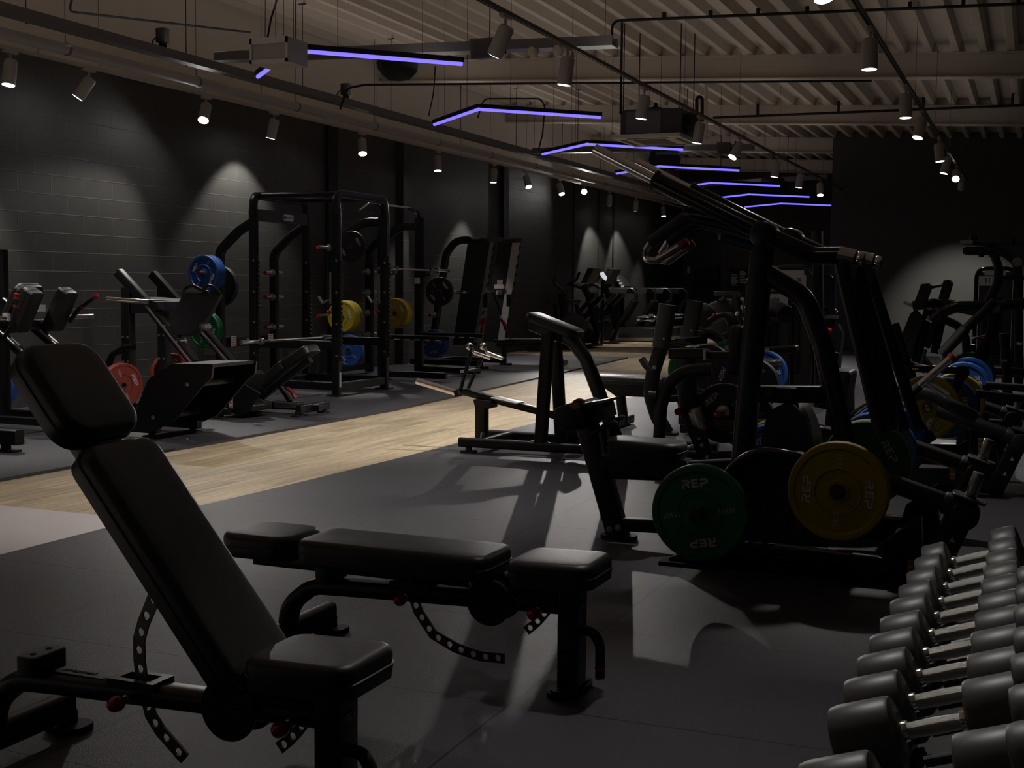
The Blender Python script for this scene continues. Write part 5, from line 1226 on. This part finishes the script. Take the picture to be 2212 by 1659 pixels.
c = (-2.253,11.6,0.67); t2 = thing('seat_stool', 'black padded seat right behind the main post, in front of the blue plate', 'seat', (c[0], 11.6, 0))
m = M().xf(T(*c)); m.pad(.26, .26, .09, .06, .025); m.build('pad', VINYL, t2)
m = M(); m.tube([(c[0], 11.6, .03), (c[0], 11.6, c[2]-.04)], .08, .08, .012); m.prismz([(c[0]+a_, 11.6+b_) for a_, b_ in rr(.4, .4, .05)], 0, .03); m.build('pedestal', BLACK, t2)
# dark weight stack machine behind the right leg of the frame
t = thing('weight_stack_machine', 'black cable machine with a red grip lever behind the right leg of the tall frame', 'gym machine', (-2.0, 15, 0))
m = M(); m.tube([(-2.357,15,2.023),(-2.268,15,-0.021)], .2, .1, .02); m.build('mast', BLACK, t)
m = M(); m.tube([(-2.189,15,1.489),(-2.12,15,-0.014)], .09, .09, .02); m.build('second_mast', BLACK, t)
m = M(); m.rod([(-2.259,15,1.521),(-2.205,15,1.5),(-2.162,15,1.436)], .03, .1, n=10); m.rod([(-2.259,15,1.146),(-2.163,15,1.126),(-2.12,15,1.084)], .03, .05, n=10); m.build('side_handle', GLOSS, t)
m = M(); m.box((-2.229,14.9,1.02), (-2.088,15,1.058)); m.build('arm_pad', GREY, t)
m = M(); m.cyl((-2.206,14.8,0.895), (-2.138,14.8,0.88), .03, n=12); m.build('red_grip', REDK, t)
m = M(); m.tube([(-2.269,15,0.748),(-2.142,15,0.756)], .2, .04, .01); m.build('step_bar', STEEL, t)
m = M(); m.prism([(-2.197,15,0.836),(-2.085,15,0.956),(-2.029,15,0.85),(-2.09,15,0.041),(-2.164,15,0.038)], 14.9, 15.1); m.build('lower_shroud', BLACK, t)
m = M(); m.tube([(-2.3,15,-0.022), (-2.015,15,-0.009)], .5, .06, .01); m.build('base', BLACK, t)

# ---------------------------------------------------------------- spin bike, curved pads
def bike(label):
    t = thing('exercise_bike', label, 'exercise bike', (-3.6, 15, 0))
    m = M(); m.tube([(-3.527,15,1.293),(-3.292,15,1.295),(-3.269,15,1.241)], .3, .05, .01); m.build('console', GREY, t)
    m = M(); m.rod([(-3.486,15,1.205),(-3.402,15,1.233),(-3.135,15,1.22)], .025, .05, n=10); m.rod([(-3.363,15,1.217),(-3.344,15,1.129),(-3.243,15,1.076),(-3.053,15,1.002)], .022, .06, n=10); m.rod([(-3.212,15,1.208),(-3.166,15,1.132),(-3.066,15,1.101)], .02, .05, n=10); m.build('handlebar', STEEL, t)
    m = M(); m.cyl((-3.434,14.8,1.207), (-3.379,14.8,1.24), .03); m.build('grip', RUBBER, t)
    m = M(); m.cyl((-3.469,14.9,1.008), (-3.516,15.1,1.003), .2, n=32, bev=.03); m.build('flywheel_cover', SHROUD, t)
    m = M(); m.tube([(-3.291,15,1.262),(-3.228,15,0.933),(-3.271,15,0.379)], .09, .1, .02); m.build('frame_post', BLACK, t)
    m = M(); m.tube([(-3.608,15,0.367), (-3.104,15,0.384)], .4, .06, .02); m.build('base', BLACK, t)
    m = M(); m.ball((-3.243,14.85,1.062), .03); m.ball((-3.184,14.85,1.134), .025); m.build('clamp_knob', CHROME, t)
bike('dark exercise bike with grey console behind the two bench press uprights')
t = thing('preacher_curl_bench', 'black curved arm pad bench behind the bench press plates', 'gym machine', (-3.0, 13.0, 0))
m = M(); m.tube([(-3.104,13,1.013),(-3.003,13,1.072),(-2.921,13,1.083),(-2.875,13,0.988),(-2.87,13,0.773)], .32, .06, .02, .12); m.build('arm_pad', VINYL, t)
m = M(); m.tube([(-2.921,13,0.891),(-2.906,13,0.217)], .09, .1, .02); m.tube([(-3.072,13,0.2), (-2.779,13,0.213)], .5, .06, .02); m.build('post', BLACK, t)
m = M(); m.cyl((-3.038,12.8,1.061), (-3.01,12.8,1.076), .03); m.build('red_knob', REDD, t)
m = M(); m.cyl((-3.341,13.6,1.055), (-3.39,13.8,1.051), .14, n=28, bev=.03); m.tube([(-3.365,13.7,1.012),(-3.347,13.7,0.195)], .08, .08, .02); m.build('round_pad', SHROUD, t)

# ---------------------------------------------------------------- cardio row at the far left wall
def climber(y, q, label, X_):
    t = thing('stair_climber', label, 'cardio machine', (X_, y, 0), 'climbers by the far left wall')
    m = M(); m.loft([[(a[0], y-.3, a[2]) for a in q['screen']], [(a[0], y+.3, a[2]) for a in q['screen']]]); m.build('screen', SHROUD, t)
    m = M(); m.tube(q['mast'], .12, .14, .03, .4); m.build('mast', BLACK, t)
    m = M(); m.tube(q['tray'], .55, .06, .02); m.build('handle_tray', SHROUD, t)
    m = M(); m.rod(sh(q['bar'], -.28), .03, .1, n=10); m.build('handle', BLACK, t)
    m = M(); m.rod(sh(q['brace'], .3), .05, .3, n=10); m.rod(sh(q['brace'], -.3), .05, .3, n=10); m.build('side_rail', BLACK, t)
    m = M(); m.tube(q['step'], .6, .1, .03, .2); m.build('step_housing', BLACK, t)
    m = M(); m.loft([[(a[0], y+s, a[2]) for a in q['body']] for s in (-.25, .25)]); m.build('body_cover', SHROUD, t)
    m = M(); m.tube(q['foot'], .8, .06, .02); m.build('foot', BLACK, t)
climber(27.0, {'screen': [(-9.189,27,1.776),(-9.047,27,1.756),(-9.217,27,1.435),(-9.348,27,1.434)], 'mast': [(-9.369,27,1.33),(-9.256,27,1.144),(-9.128,27,0.628),(-9.025,27,0.318),(-9.108,27,0.056)], 'tray': [(-9.613,27,1.411),(-9.369,27,1.33),(-9.26,27,1.393)], 'bar': [(-9.679,27,1.389),(-9.46,27,1.506),(-9.385,27,1.682)], 'brace': [(-8.995,27,1.189),(-9.361,27,0.811),(-9.403,27,0.623)], 'step': [(-9.403,27,0.664),(-9.119,27,0.773)], 'body': [(-9.6,27,0.514),(-9.358,27,0.582),(-9.069,27,0.359),(-9.153,27,0.107),(-9.55,27,0.097)], 'foot': [(-9.328,27,0.03),(-9.043,27,0.058)]}, 'near stair climber with tilted dark screen by the far left wall', -9.3)
climber(29.4, {'screen': [(-9.521,29.4,1.804),(-9.356,29.4,1.782),(-9.538,29.4,1.423),(-9.68,29.4,1.422)], 'mast': [(-9.678,29.4,1.332),(-9.581,29.4,1.131),(-9.43,29.4,0.572),(-9.344,29.4,0.327),(-9.468,29.4,0.031)], 'tray': [(-9.941,29.4,1.42),(-9.702,29.4,1.332),(-9.585,29.4,1.4)], 'bar': [(-10.012,29.4,1.397),(-9.776,29.4,1.511),(-9.707,29.4,1.668)], 'brace': [(-9.276,29.4,1.202),(-9.717,29.4,0.792),(-9.762,29.4,0.634)], 'step': [(-9.833,29.4,0.587),(-9.433,29.4,0.729)], 'body': [(-9.878,29.4,0.451),(-9.665,29.4,0.523),(-9.355,29.4,0.327),(-9.469,29.4,0.076),(-9.872,29.4,0.066)], 'foot': [(-9.633,29.4,-0.007),(-9.374,29.4,0.034)]}, 'second stair climber just right of the near one by the far left wall', -9.6)
def airbike():
    t = thing('air_bike', 'slim dark air bike with pale curved handle against the far left wall', 'cardio machine', (-9.5, 26.0, 0))
    m = M(); m.rod([(-9.666,26,1.567),(-9.73,26,1.526),(-9.707,26,1.425),(-9.49,26,1.266),(-9.421,26,0.945)], .03, .1, n=10); m.build('lever_handle', SHROUD, t)
    m = M(); m.tube([(-9.532,26,1.205),(-9.507,26,0.944),(-9.434,26,0.34),(-9.43,26,-0.014)], .1, .16, .03); m.build('frame', BLACK, t)
    m = M(); m.cyl((-9.229,25.9,0.498), (-9.301,26.1,0.492), .3, n=28, bev=.04); m.build('fan_cage', SHROUD, t)
    for p, nm in (((-9.723,26,1.022), 'left_pad'), ((-9.251,26,1.038), 'right_pad')):
        m = M().xf(T(*p)); m.pad(.26, .2, .08, .05, .02); m.build('saddle', GREY, t)
    m = M(); m.tube([(-9.208,26,0.988),(-9.118,26,0.649),(-9.002,26,-0.002)], .08, .08, .02); m.tube([(-9.701,26,0.981),(-9.609,26,0.538),(-9.537,26,-0.017)], .08, .08, .02); m.tube([(-9.602,26,-0.029),(-8.959,26,-0.021)], .4, .06, .02); m.build('stand', BLACK, t)
airbike()
def treadmill(y, off, label):
    t = thing('treadmill', label, 'treadmill', (-8.6, y, 0), 'treadmills in the far corner')
    q = lambda L: [(a[0]+off, y, a[2]) for a in L]
    m = M(); m.rod(q([(-10.055,31,1.297),(-9.463,31,1.303),(-9.351,31,1.198),(-9.372,31,0.987)]), .045, .12, n=10); m.build('hand_rail', BLACK, t)
    m = M(); m.tube(q([(-9.385,31,1.01),(-9.815,31,0.272)]), .5, .09, .02); m.build('upright', BLACK, t)
    m = M(); m.loft([[(a[0], y+s, a[2]) for a in q([(-10.055,31,1.308),(-9.464,31,1.314),(-9.511,31,1.196),(-10.004,31,1.191)])] for s in (-.4, .4)]); m.build('console', SHROUD, t)
    m = M(); m.loft([[(a[0], y+s, a[2]) for a in q([(-9.816,31,0.343),(-8.788,31,0.317),(-8.784,31,0.107),(-9.812,31,0.082)])] for s in (-.4, .4)]); m.build('deck', SHROUD, t)
    m = M(); m.loft([[(a[0], y+s, a[2]) for a in q([(-9.812,31,0.082),(-8.784,31,0.107),(-8.783,31,0.025),(-9.81,31,-0.001)])] for s in (-.42, .42)]); m.build('base_strip', STEEL, t)
for i, (y, o) in enumerate(((31.0, .0), (32.0, .22), (33.0, .38), (34.0, .55))):
    treadmill(y, o, ('nearest treadmill of the dark far corner row', 'second treadmill of the dark far corner row', 'third treadmill of the dark far corner row', 'last treadmill of the dark far corner row')[i])
t = thing('console_screen', 'small tilted console with white key blocks between the climbers and treadmills', 'screen', (-9.2, 31.6, 1.3))
m = M(); m.tube([(-9.99,31.4,1.644),(-9.736,31.4,1.36)], .7, .08, .02); m.build('housing', SHROUD, t)
m = M()
for k in range(4):
    p = (-9.927,31.4,1.608); m.box((p[0]+.06*k*.9-.01, 31.03, p[2]-.075*k-.03), (p[0]+.06*k*.9+.07, 31.05, p[2]-.075*k+.02))
m.build('key_blocks', OFFW, t)
m = M(); m.tube([(-9.862,31.4,1.454),(-9.837,31.4,-0.004)], .1, .1, .02); m.build('stand', BLACK, t)
t = thing('console_screen', 'bright white angled screen between the two stair climbers', 'screen', (-9.5, 28.4, 1.5))
m = M(); m.loft([[(-9.515,28.4,1.711),(-9.401,28.4,1.712),(-9.296,28.4,1.572),(-9.329,28.4,1.507),(-9.398,28.4,1.55)], sh([(-9.515,28.4,1.711),(-9.401,28.4,1.712),(-9.296,28.4,1.572),(-9.329,28.4,1.507),(-9.398,28.4,1.55)], .04)]); m.build('lit_face', mat('lit_screen', (.5, .5, .5), .4, emit=(.8, .85, .9), es=.7), t)
m = M(); m.tube([(-9.431,28.5,1.528),(-9.431,28.5,0.044)], .08, .08, .02); m.build('stand', BLACK, t)

# ---------------------------------------------------------------- far wall furnishings
def wallbox(name, a, b, m_, label, cat, dep=.06, y=37):
    m = M(); m.box((a[0], y-dep, b[2]), (b[0], y, a[2])); return tag(m.build(name, m_), label, cat)
t = thing('wall_television', 'black box television hung high on the far dark wall', 'television', (-8.947,36.95,1.574))
m = M(); m.box(((-9.138,36.95,1.996)[0], 36.6, (-9.129,36.95,1.586)[2]), ((-8.582,36.95,1.998)[0], 36.9, (-9.138,36.95,1.996)[2])); m.build('screen_case', DARK, t)
m = M(); m.prismx([(36.9, (-9.368,36.95,1.653)[2]+.2), (37, (-9.368,36.95,1.653)[2]), (37, (-9.357,36.95,1.105)[2]), (36.7, (-9.357,36.95,1.105)[2])], (-9.368,36.95,1.653)[0], (-8.602,36.95,1.658)[0]); m.build('bracket_box', DARK, t)
wallbox('light_switch', (-9.586,36.95,1.995), (-9.512,36.95,1.789), OFFW, 'small white vertical fitting on the far wall left of the television', 'wall fitting')
wallbox('light_switch', (-8.686,36.95,2.933), (-8.613,36.95,2.757), WHITE, 'small pale vertical fitting on the far wall above the television', 'wall fitting')
o = wallbox('exit_sign', (-8.523,36.95,3.04), (-8.314,36.95,2.917), REDD, 'small dim red sign high on the far wall', 'sign')
m = M(); p = (-8.453,36.95,2.986); m.box((p[0]-.03, 36.885, p[2]-.05), (p[0]+.06, 36.89, p[2]+.05)); c = m.build('pictogram', OFFW); c.parent = o
wallbox('wall_panel', (-8.832,36.95,2.676), (-8.433,36.95,0.298), GREY, 'grey vertical door leaf beside the television', 'panel', .03)
wallbox('dark_curtain', (-10.088,36.95,3.71), (-9.752,36.95,-0.283), DARK, 'black vertical panel in the far left corner', 'panel', .05)
t = thing('price_board', 'board with two columns of white rows on the far wall behind the plant', 'board', (-8.052,36.95,1.635))
m = M(); m.box(((-8.318,36.95,1.904)[0], 36.97, (-8.306,36.95,1.362)[2]), ((-7.772,36.95,1.906)[0], 36.99, (-8.319,36.95,1.931)[2])); m.build('backing', DARK, t)
m = M()
for (x0, x1, zz0, zz1) in (((-8.261,36.95,1.796)[0], (-8.069,36.95,1.797)[0], (-8.252,36.95,1.43)[2], (-8.261,36.95,1.796)[2]), ((-8.014,36.95,1.797)[0], (-7.824,36.95,1.798)[0], (-8.008,36.95,1.513)[2], (-8.016,36.95,1.878)[2])):
    n = 8
    for k in range(n): m.box((x0, 36.965, zz0+(zz1-zz0)*k/n), (x1-(.05 if k % 3 == 1 else 0), 36.97, zz0+(zz1-zz0)*(k+.62)/n))
m.build('printed_rows', OFFW, t)
t = thing('potted_plant', 'small green leafy plant on the far counter below the white board', 'plant', (-7.79,36,0.995))
c = Vector((-7.79,36,0.995)); m = M(); m.cyl(c+Vector((0, 0, -.25)), c, .12, .15); m.build('pot', GREY, t)
m = M()
for k in range(26):
    a = random.random()*6.28; e = random.uniform(.15, .6); L = random.uniform(.2, .42)
    d = Vector((math.cos(a)*math.cos(e), math.sin(a)*math.cos(e), math.sin(e))); s = Vector((-math.sin(a), math.cos(a), 0))*.04
    m.f([m.v(p) for p in (c, c+d*L*.5+s, c+d*L-Vector((0, 0, .06)), c+d*L*.5-s)])
m.build('leaves', LEAF, t)
t = thing('counter', 'dark reception counter at the far end below the plant', 'counter', (-7, 36, 0))
m = M(); m.box(((-8.094,36,0.859)[0], 35.8, 0), ((-7.23,36,0.871)[0], 36.3, c.z-.25)); m.build('counter_body', DARK, t)

# ---------------------------------------------------------------- second plate loaded machine and the right hand group
def second_machine():
    t = thing('plate_loaded_machine', 'second black plate loaded machine with chrome lever tipped in red at the right', 'gym machine', (-.7, 9.8, 0))
    pr = [(-1.426,9.7,0.714),(-1.379,9.7,0.754),(-1.264,9.7,0.751),(-1.236,9.7,0.714),(-1.252,9.7,0.581),(-1.25,9.7,0.285),(-1.4,9.7,0.277),(-1.394,9.7,0.575)]
    m = M(); m.prism(curve_close([(p[0], p[2]) for p in pr], 3), 9.55, 9.95); m.build('centre_cover', SHROUD, t)
    m = M(); m.prism([(-1.384,9.5,0.752),(-1.244,9.5,0.757),(-1.262,9.5,0.684),(-1.375,9.5,0.687)], 9.5, 9.56); m.build('cover_plate', GREY, t)
    for y in (8.95, 10.6): weight_arm(t, y, .2 if y < 10 else .13, .0)
    for nm, y, s in (('near', 9.0, 1), ('far', 10.5, -1)):
        m = M(); m.prism([(-1.5, .0), (-1.5, .05), (-1.0, .13), (-.5, .15), (-.32, .3), (-.2, .34), (-.16, 0)], y, y+.05*s); m.build('side_frame', GLOSS, t)
        arch = curve3([(-1.25, y, .28), (-1.15, y, .47), (-1.0, y, .57), (-.85, y, .57), (-.7, y, .47), (-.6, y, .34)], 5)
        m = M(); m.sweep(arch, rr(.12, .05, .02)); m.build('arched_arm', GLOSS, t)
        m = M(); m.cyl((-.62, y-.4, .46), (-.62, y+.2, .46), .0245, n=18); m.build('weight_horn', STEEL, t)
    stickers(t, [((-0.292,8.99,0.319), .045, .11)])
    for x in (-1.3, -.35):
        m = M(); m.tube([(x, 9.0, .06), (x, 10.5, .06)], .08, .06, .012, ref=(0, 0, 1)); m.build('cross_member', BLACK, t)
    m = M(); m.rod([(-0.747,8.7,0.659),(-0.677,8.7,0.732)], .03, n=14); m.build('lever_grip', RUBBER, t)
    m = M(); m.rod([(-0.677,8.7,0.732),(-0.49,8.7,0.914)], .027, n=18); l_ = m.build('chrome_lever', CHROME, t)
    m = M(); m.rod([(-0.49,8.7,0.914),(-0.471,8.7,0.936)], .03, n=14); m.build('red_end', REDD, l_)
    m = M(); m.rod([(-0.631,8.7,0.758),(-0.499,8.7,0.669)], .024, n=14); m.build('lever_link', STEEL, t)
    m = M(); m.tube([(-0.762,8.8,0.65),(-0.674,8.8,0.679),(-0.574,8.8,0.652),(-0.321,8.8,0.52)], .07, .09, .03, .1); m.build('lever_arm', SHROUD, t)
    m = M(); m.tube([(-1.467,9.7,0.467),(-1.413,9.7,0.749),(-1.383,9.7,0.89)], .1, .1, .03); m.build('mast', BLACK, t)
    m = M(); m.tube([(-0.975,9.9,1.102),(-0.857,9.9,0.757),(-0.774,9.9,0.551)], .07, .08, .02); m.tube([(-1.028,9.9,0.891),(-0.814,9.9,0.786),(-0.731,9.9,0.768)], .07, .06, .02); m.build('rear_frame', BLACK, t)
    m = M(); m.tube([(-0.773,9.4,0.802),(-0.471,9.4,0.799)], .05, .05, .012); m.build('top_rail', BLACK, t)
    m = M(); m.box((-0.78,9.3,0.797), (-0.741,9.36,0.805)); m.build('yellow_tape', YELL, t)
    m = M(); m.tube([(-0.44,9.4,0.781),(-0.48,9.4,0.714),(-0.508,9.4,0.634)], .06, .07, .02); m.cyl((-0.447,9.3,0.789), (-0.457,9.5,0.777), .05); m.build('pivot_arm', BLACK, t)
second_machine()
plate((-0.672,9.35,0.533), PYELL, 'yellow plate behind the long dark arm, left of the right hand blue plate', '15KG', 120, .075)
plate((-0.572,9.75,0.5), PBLUE, 'blue plate right of the chrome red tipped lever with white letters at its right edge', '20KG', -80, .08)
plate((-0.549,10.45,0.488), PYELL, 'yellow plate showing behind the upper right edge of that blue plate', '15KG', -60, .075)
plate((-0.546,11.6,0.516), PBLUE, 'front blue plate of the far right pair below the long black arms', '20KG', -70, .08)
plate((-0.527,12,0.538), PBLUE, 'rear blue plate of the far right pair below the long black arms', '20KG', -55, .08)
plate((-0.535,12.7,0.553), PGREEN, 'green plate top peeking above the far right blue pair', '10KG', -40, .05)
t = thing('plate_storage_stand', 'dark plate stand carrying the far right blue and green plates', 'plate stand', (-.25, 12.2, 0))
c = (-0.533,11.8,0.527); m = M(); m.cyl((c[0], 11.4, c[2]), (c[0], 12.85, c[2]), .024, n=14); m.build('weight_horn', STEEL, t)
for y in (11.5, 12.9):
    m = M(); m.tube([(c[0], y, .03), (c[0], y, c[2]+.05)], .08, .09, .015); m.prismz([(c[0]+a_, y+b_) for a_, b_ in rr(.35, .2, .04)], 0, .03); m.build('stand_leg', BLACK, t)

def chest_press():
    t = thing('incline_press_machine', 'black machine with two tall leaning back pads and long curved arms at the right', 'gym machine', (-.8, 13, 0))
    for y, hd, bk, st in ((12.6, [(-1.059,12.6,1.193),(-0.991,12.6,1.413),(-0.933,12.6,1.422),(-0.906,12.6,1.379),(-0.967,12.6,1.194)], [(-1.222,12.6,0.73),(-1.074,12.6,1.14),(-1.041,12.6,1.167),(-0.955,12.6,1.081),(-1.077,12.6,0.699)], [(-1.334,12.6,0.753),(-1.091,12.6,0.628),(-1.073,12.6,0.593),(-1.106,12.6,0.565),(-1.35,12.6,0.691)]), (13.6, [(-0.902,13.6,1.259),(-0.855,13.6,1.456),(-0.802,13.6,1.466),(-0.774,13.6,1.429),(-0.821,13.6,1.241)], [(-1.058,13.6,0.811),(-0.971,13.6,1.164),(-0.936,13.6,1.192),(-0.87,13.6,1.109),(-0.976,13.6,0.766)], [(-1.084,13.6,0.763),(-0.951,13.6,0.587),(-0.986,13.6,0.538)])):
        m = M(); m.prism(hd, y-.14, y+.14); m.build('head_pad', VINYL, t)
        m = M(); m.prism(bk, y-.16, y+.16); m.build('back_pad', VINYL, t)
        m = M(); m.tube([Vector(bk[3])+Vector((.03, 0, .1)), Vector(bk[4])+Vector((.05, 0, -.05))], .1, .08, .02); m.build('back_frame', BLACK, t)
        m = M(); m.prism(st, y-.18, y+.18); m.build('seat', VINYL, t)
        s = Vector(st[1]); m = M(); m.tube([s, (s.x+.05, y, .04)], .09, .1, .02); m.tube([(s.x-.4, y, .04), (s.x+.9, y, .04)], .09, .06, .02); m.build('seat_post', BLACK, t)
        m = M(); m.rod([Vector(st[1])+Vector((.1, 0, .02)), Vector(st[1])+Vector((.14, 0, .17))], .03, n=10); m.build('adjust_post', STEEL, t)
    m = M(); m.rod([(-0.906,12.6,1.387), (-0.889,13.6,1.409)], .018, n=8); m.build('pad_link', BLACK, t)
    for y, a, g_ in ((12.2, [(-0.859,12.2,1.074),(-0.758,12.2,1.169),(-0.64,12.2,1.213),(-0.521,12.2,1.214),(-0.34,12.2,1.209),(-0.087,12.2,1.246),(0.057,12.2,1.264)], [(-0.859,12.2,1.074),(-0.909,12.2,1.103)]), (13.0, [(-1.102,13,1.206),(-0.939,13,1.231),(-0.767,13,1.211),(-0.596,13,1.177),(-0.469,13,1.153)], [(-1.102,13,1.206),(-1.19,13,1.232)])):
        m = M(); m.tube(a, .08, .1, .035, .2); r_ = m.build('press_arm', GLOSS, t)
        m = M(); m.rod(g_, .024, n=12); m.build('chrome_grip', CHROME, r_)
    m = M(); m.rod([(-0.792,13.4,1.252),(-0.633,13.4,1.199),(-0.527,13.4,1.155)], .022, .1, n=10); m.build('rear_grip_bar', STEEL, t)
    m = M(); m.tube([(-0.756,12,0.781),(-0.56,12,1.018)], .12, .1, .05); m.build('arm_sleeve', SHROUD, t)
    m = M(); m.tube([(-0.56,12,1.018),(-0.321,12,1.269)], .07, .08, .03); m.build('diagonal_arm', BLACK, t)
    m = M(); m.tube([(-0.33,12.4,1.207),(-0.353,12.4,0.969),(-0.421,12.4,0.861),(-0.446,12.4,0.669),(-0.432,12.4,0.284)], .09, .1, .03, .2); m.build('main_post', BLACK, t)
    m = M(); m.tube([(-0.817,13.2,1.071),(-0.685,13.2,1.01),(-0.613,13.2,0.911),(-0.584,13.2,0.575)], .07, .08, .03, .2); m.build('rear_post', BLACK, t)
    m = M(); m.cyl((-0.33,12.1,1.21), (-0.335,12.3,1.208), .05); m.box((-0.368,12.1,1.193), (-0.285,12.14,1.227)); m.build('arm_pivot', STEEL, t)
    m = M(); m.tube([(-1.0, 12.4, .04), (-.1, 12.4, .04)], .1, .06, .02); m.build('base_rail', BLACK, t)
    for p in [(-0.442,12.3,0.894),(-0.404,12.3,0.92)]:
        m = M(); m.ball(p, .025); m.build('red_knob', REDD, t)
    m = M(); m.rod([(-0.523,12.3,0.918),(-0.404,12.3,0.942)], .016, n=10); m.build('stop_rod', CHROME, t)
chest_press()
def lat_frame():
    t = thing('cable_station', 'tall dark cable station with a high cross bar at the right picture edge', 'gym machine', (-.4, 16, 0))
    m = M(); m.tube([(-0.824,16,1.924),(-0.607,16,1.912),(-0.14,16,1.91),(0.296,16,1.908)], .09, .05, .012); m.build('cross_bar', BLACK, t)
    m = M(); m.box((-0.838,15.9,1.904), (-0.7,16,1.945)); m.build('bar_end', STEEL, t)
    m = M(); m.tube([(-0.779,16,1.825),(-0.501,16,1.825)], .12, .1, .02); m.box((-0.804,15.9,1.79), (-0.741,16.05,1.859)); m.build('pulley_box', BLACK, t)
    for p in [(-0.6,15.95,1.78),(-0.709,15.95,1.976),(-0.679,15.95,1.976),(-0.271,15.95,1.93)]:
        m = M(); m.cyl((p[0], p[1], p[2]-.03), (p[0], p[1], p[2]+.03), .03, n=12); m.build('pulley', BLACK, t)
    m = M(); m.tube([(-0.555,16,1.89),(-0.458,16,1.771),(-0.402,16,1.619),(-0.406,16,1.456),(-0.505,16,1.226),(-0.531,16,0.963),(-0.512,16,0.415)], .08, .1, .03, .2); m.build('curved_mast', BLACK, t)
    m = M(); m.tube([(-0.512,16,1.836),(-0.358,16,1.808),(-0.212,16,1.695),(-0.185,16,1.512),(-0.138,16,0.264)], .08, .1, .03, .15); m.build('rear_mast', BLACK, t)
    m = M(); m.cyl((-0.205,15.8,1.691), (-0.207,15.95,1.694), .055, n=16); m.build('mast_bolt', STEEL, t)
    m = M(); m.tube([(-0.388,16,1.51),(0.114,16,1.514)], .5, .05, .01); m.build('knee_bar', BLACK, t)
    m = M(); m.tube([(-0.553,16,0.414), (0.159,16,0.373)], .7, .06, .02); m.build('base', BLACK, t)
lat_frame()
A, B = (-0.907,22.5,0.799), (-0.303,22.5,0.811)
cable_tower(A[0], B[0], 22.5, (-0.694,22.5,1.724)[2], 'white fronted weight stack machine against the lit black partition at right', 0, 'SEATED LEG PRESS', ((-0.905,22.5,1.569)[0], (-0.545,22.5,1.572)[0], (-0.9,22.5,1.439)[2], (-0.906,22.5,1.6)[2]), .4)
t = thing('low_row_machine', 'dark clutter of a low machine frame with chrome bits at the right edge', 'gym machine', (.1, 13.8, 0))
m = M(); m.tube([(-0.61,14.2,0.79),(-0.574,14.2,0.272)], .1, .1, .03); m.tube([(-0.278,14.2,0.915),(-0.227,14.2,0.286)], .1, .1, .03); m.build('frame_post', BLACK, t)
m = M(); m.tube([(-0.648,14.2,0.554),(-0.354,14.2,0.525),(0.051,14.2,0.51)], .08, .08, .02); m.build('seat_rail', BLACK, t)
m = M(); m.rod([(-0.396,14.2,0.435),(-0.279,14.2,0.469),(-0.237,14.2,0.553),(-0.221,14.2,0.617)], .016, .06, n=10); m.build('chrome_handle', CHROME, t)
m = M(); m.box((-0.409,14,0.457), (-0.277,14.06,0.483)); m.box((-0.307,14,0.624), (-0.238,14.05,0.643)); m.build('steel_plate', STEEL, t)
m = M(); m.box((-0.154,14,0.801), (-0.102,14.02,0.825)); m.build('label', OFFW, t)
m = M(); m.box((-0.583,14.2,0.271), ((0.104,14.2,0.3)[0], 14.9, .06)); m.build('base', BLACK, t)
t = thing('foot_board', 'low black foot board frame on the mat beyond the pegged arms at right', 'gym machine', (.2, 10.4, 0))
for y, q in ((9.9, [(-0.374,9.9,0.602),(-0.044,9.9,0.575),(0.043,9.9,0.566)]), (10.9, [(-0.337,10.9,0.597),(-0.052,10.9,0.585),(0.044,10.9,0.582)])):
    m = M(); m.tube(q, .05, .06, .012); m.build('side_tube', SHROUD, t)
    m = M(); m.tube([q[0], (q[0][0], y, .02)], .06, .06, .012); m.tube([q[-1], (q[-1][0], y, .02)], .06, .06, .012); m.build('leg', BLACK, t)

for o in HP:
    for ch in list(o.children): bpy.data.objects.remove(ch)
    bpy.data.objects.remove(o)
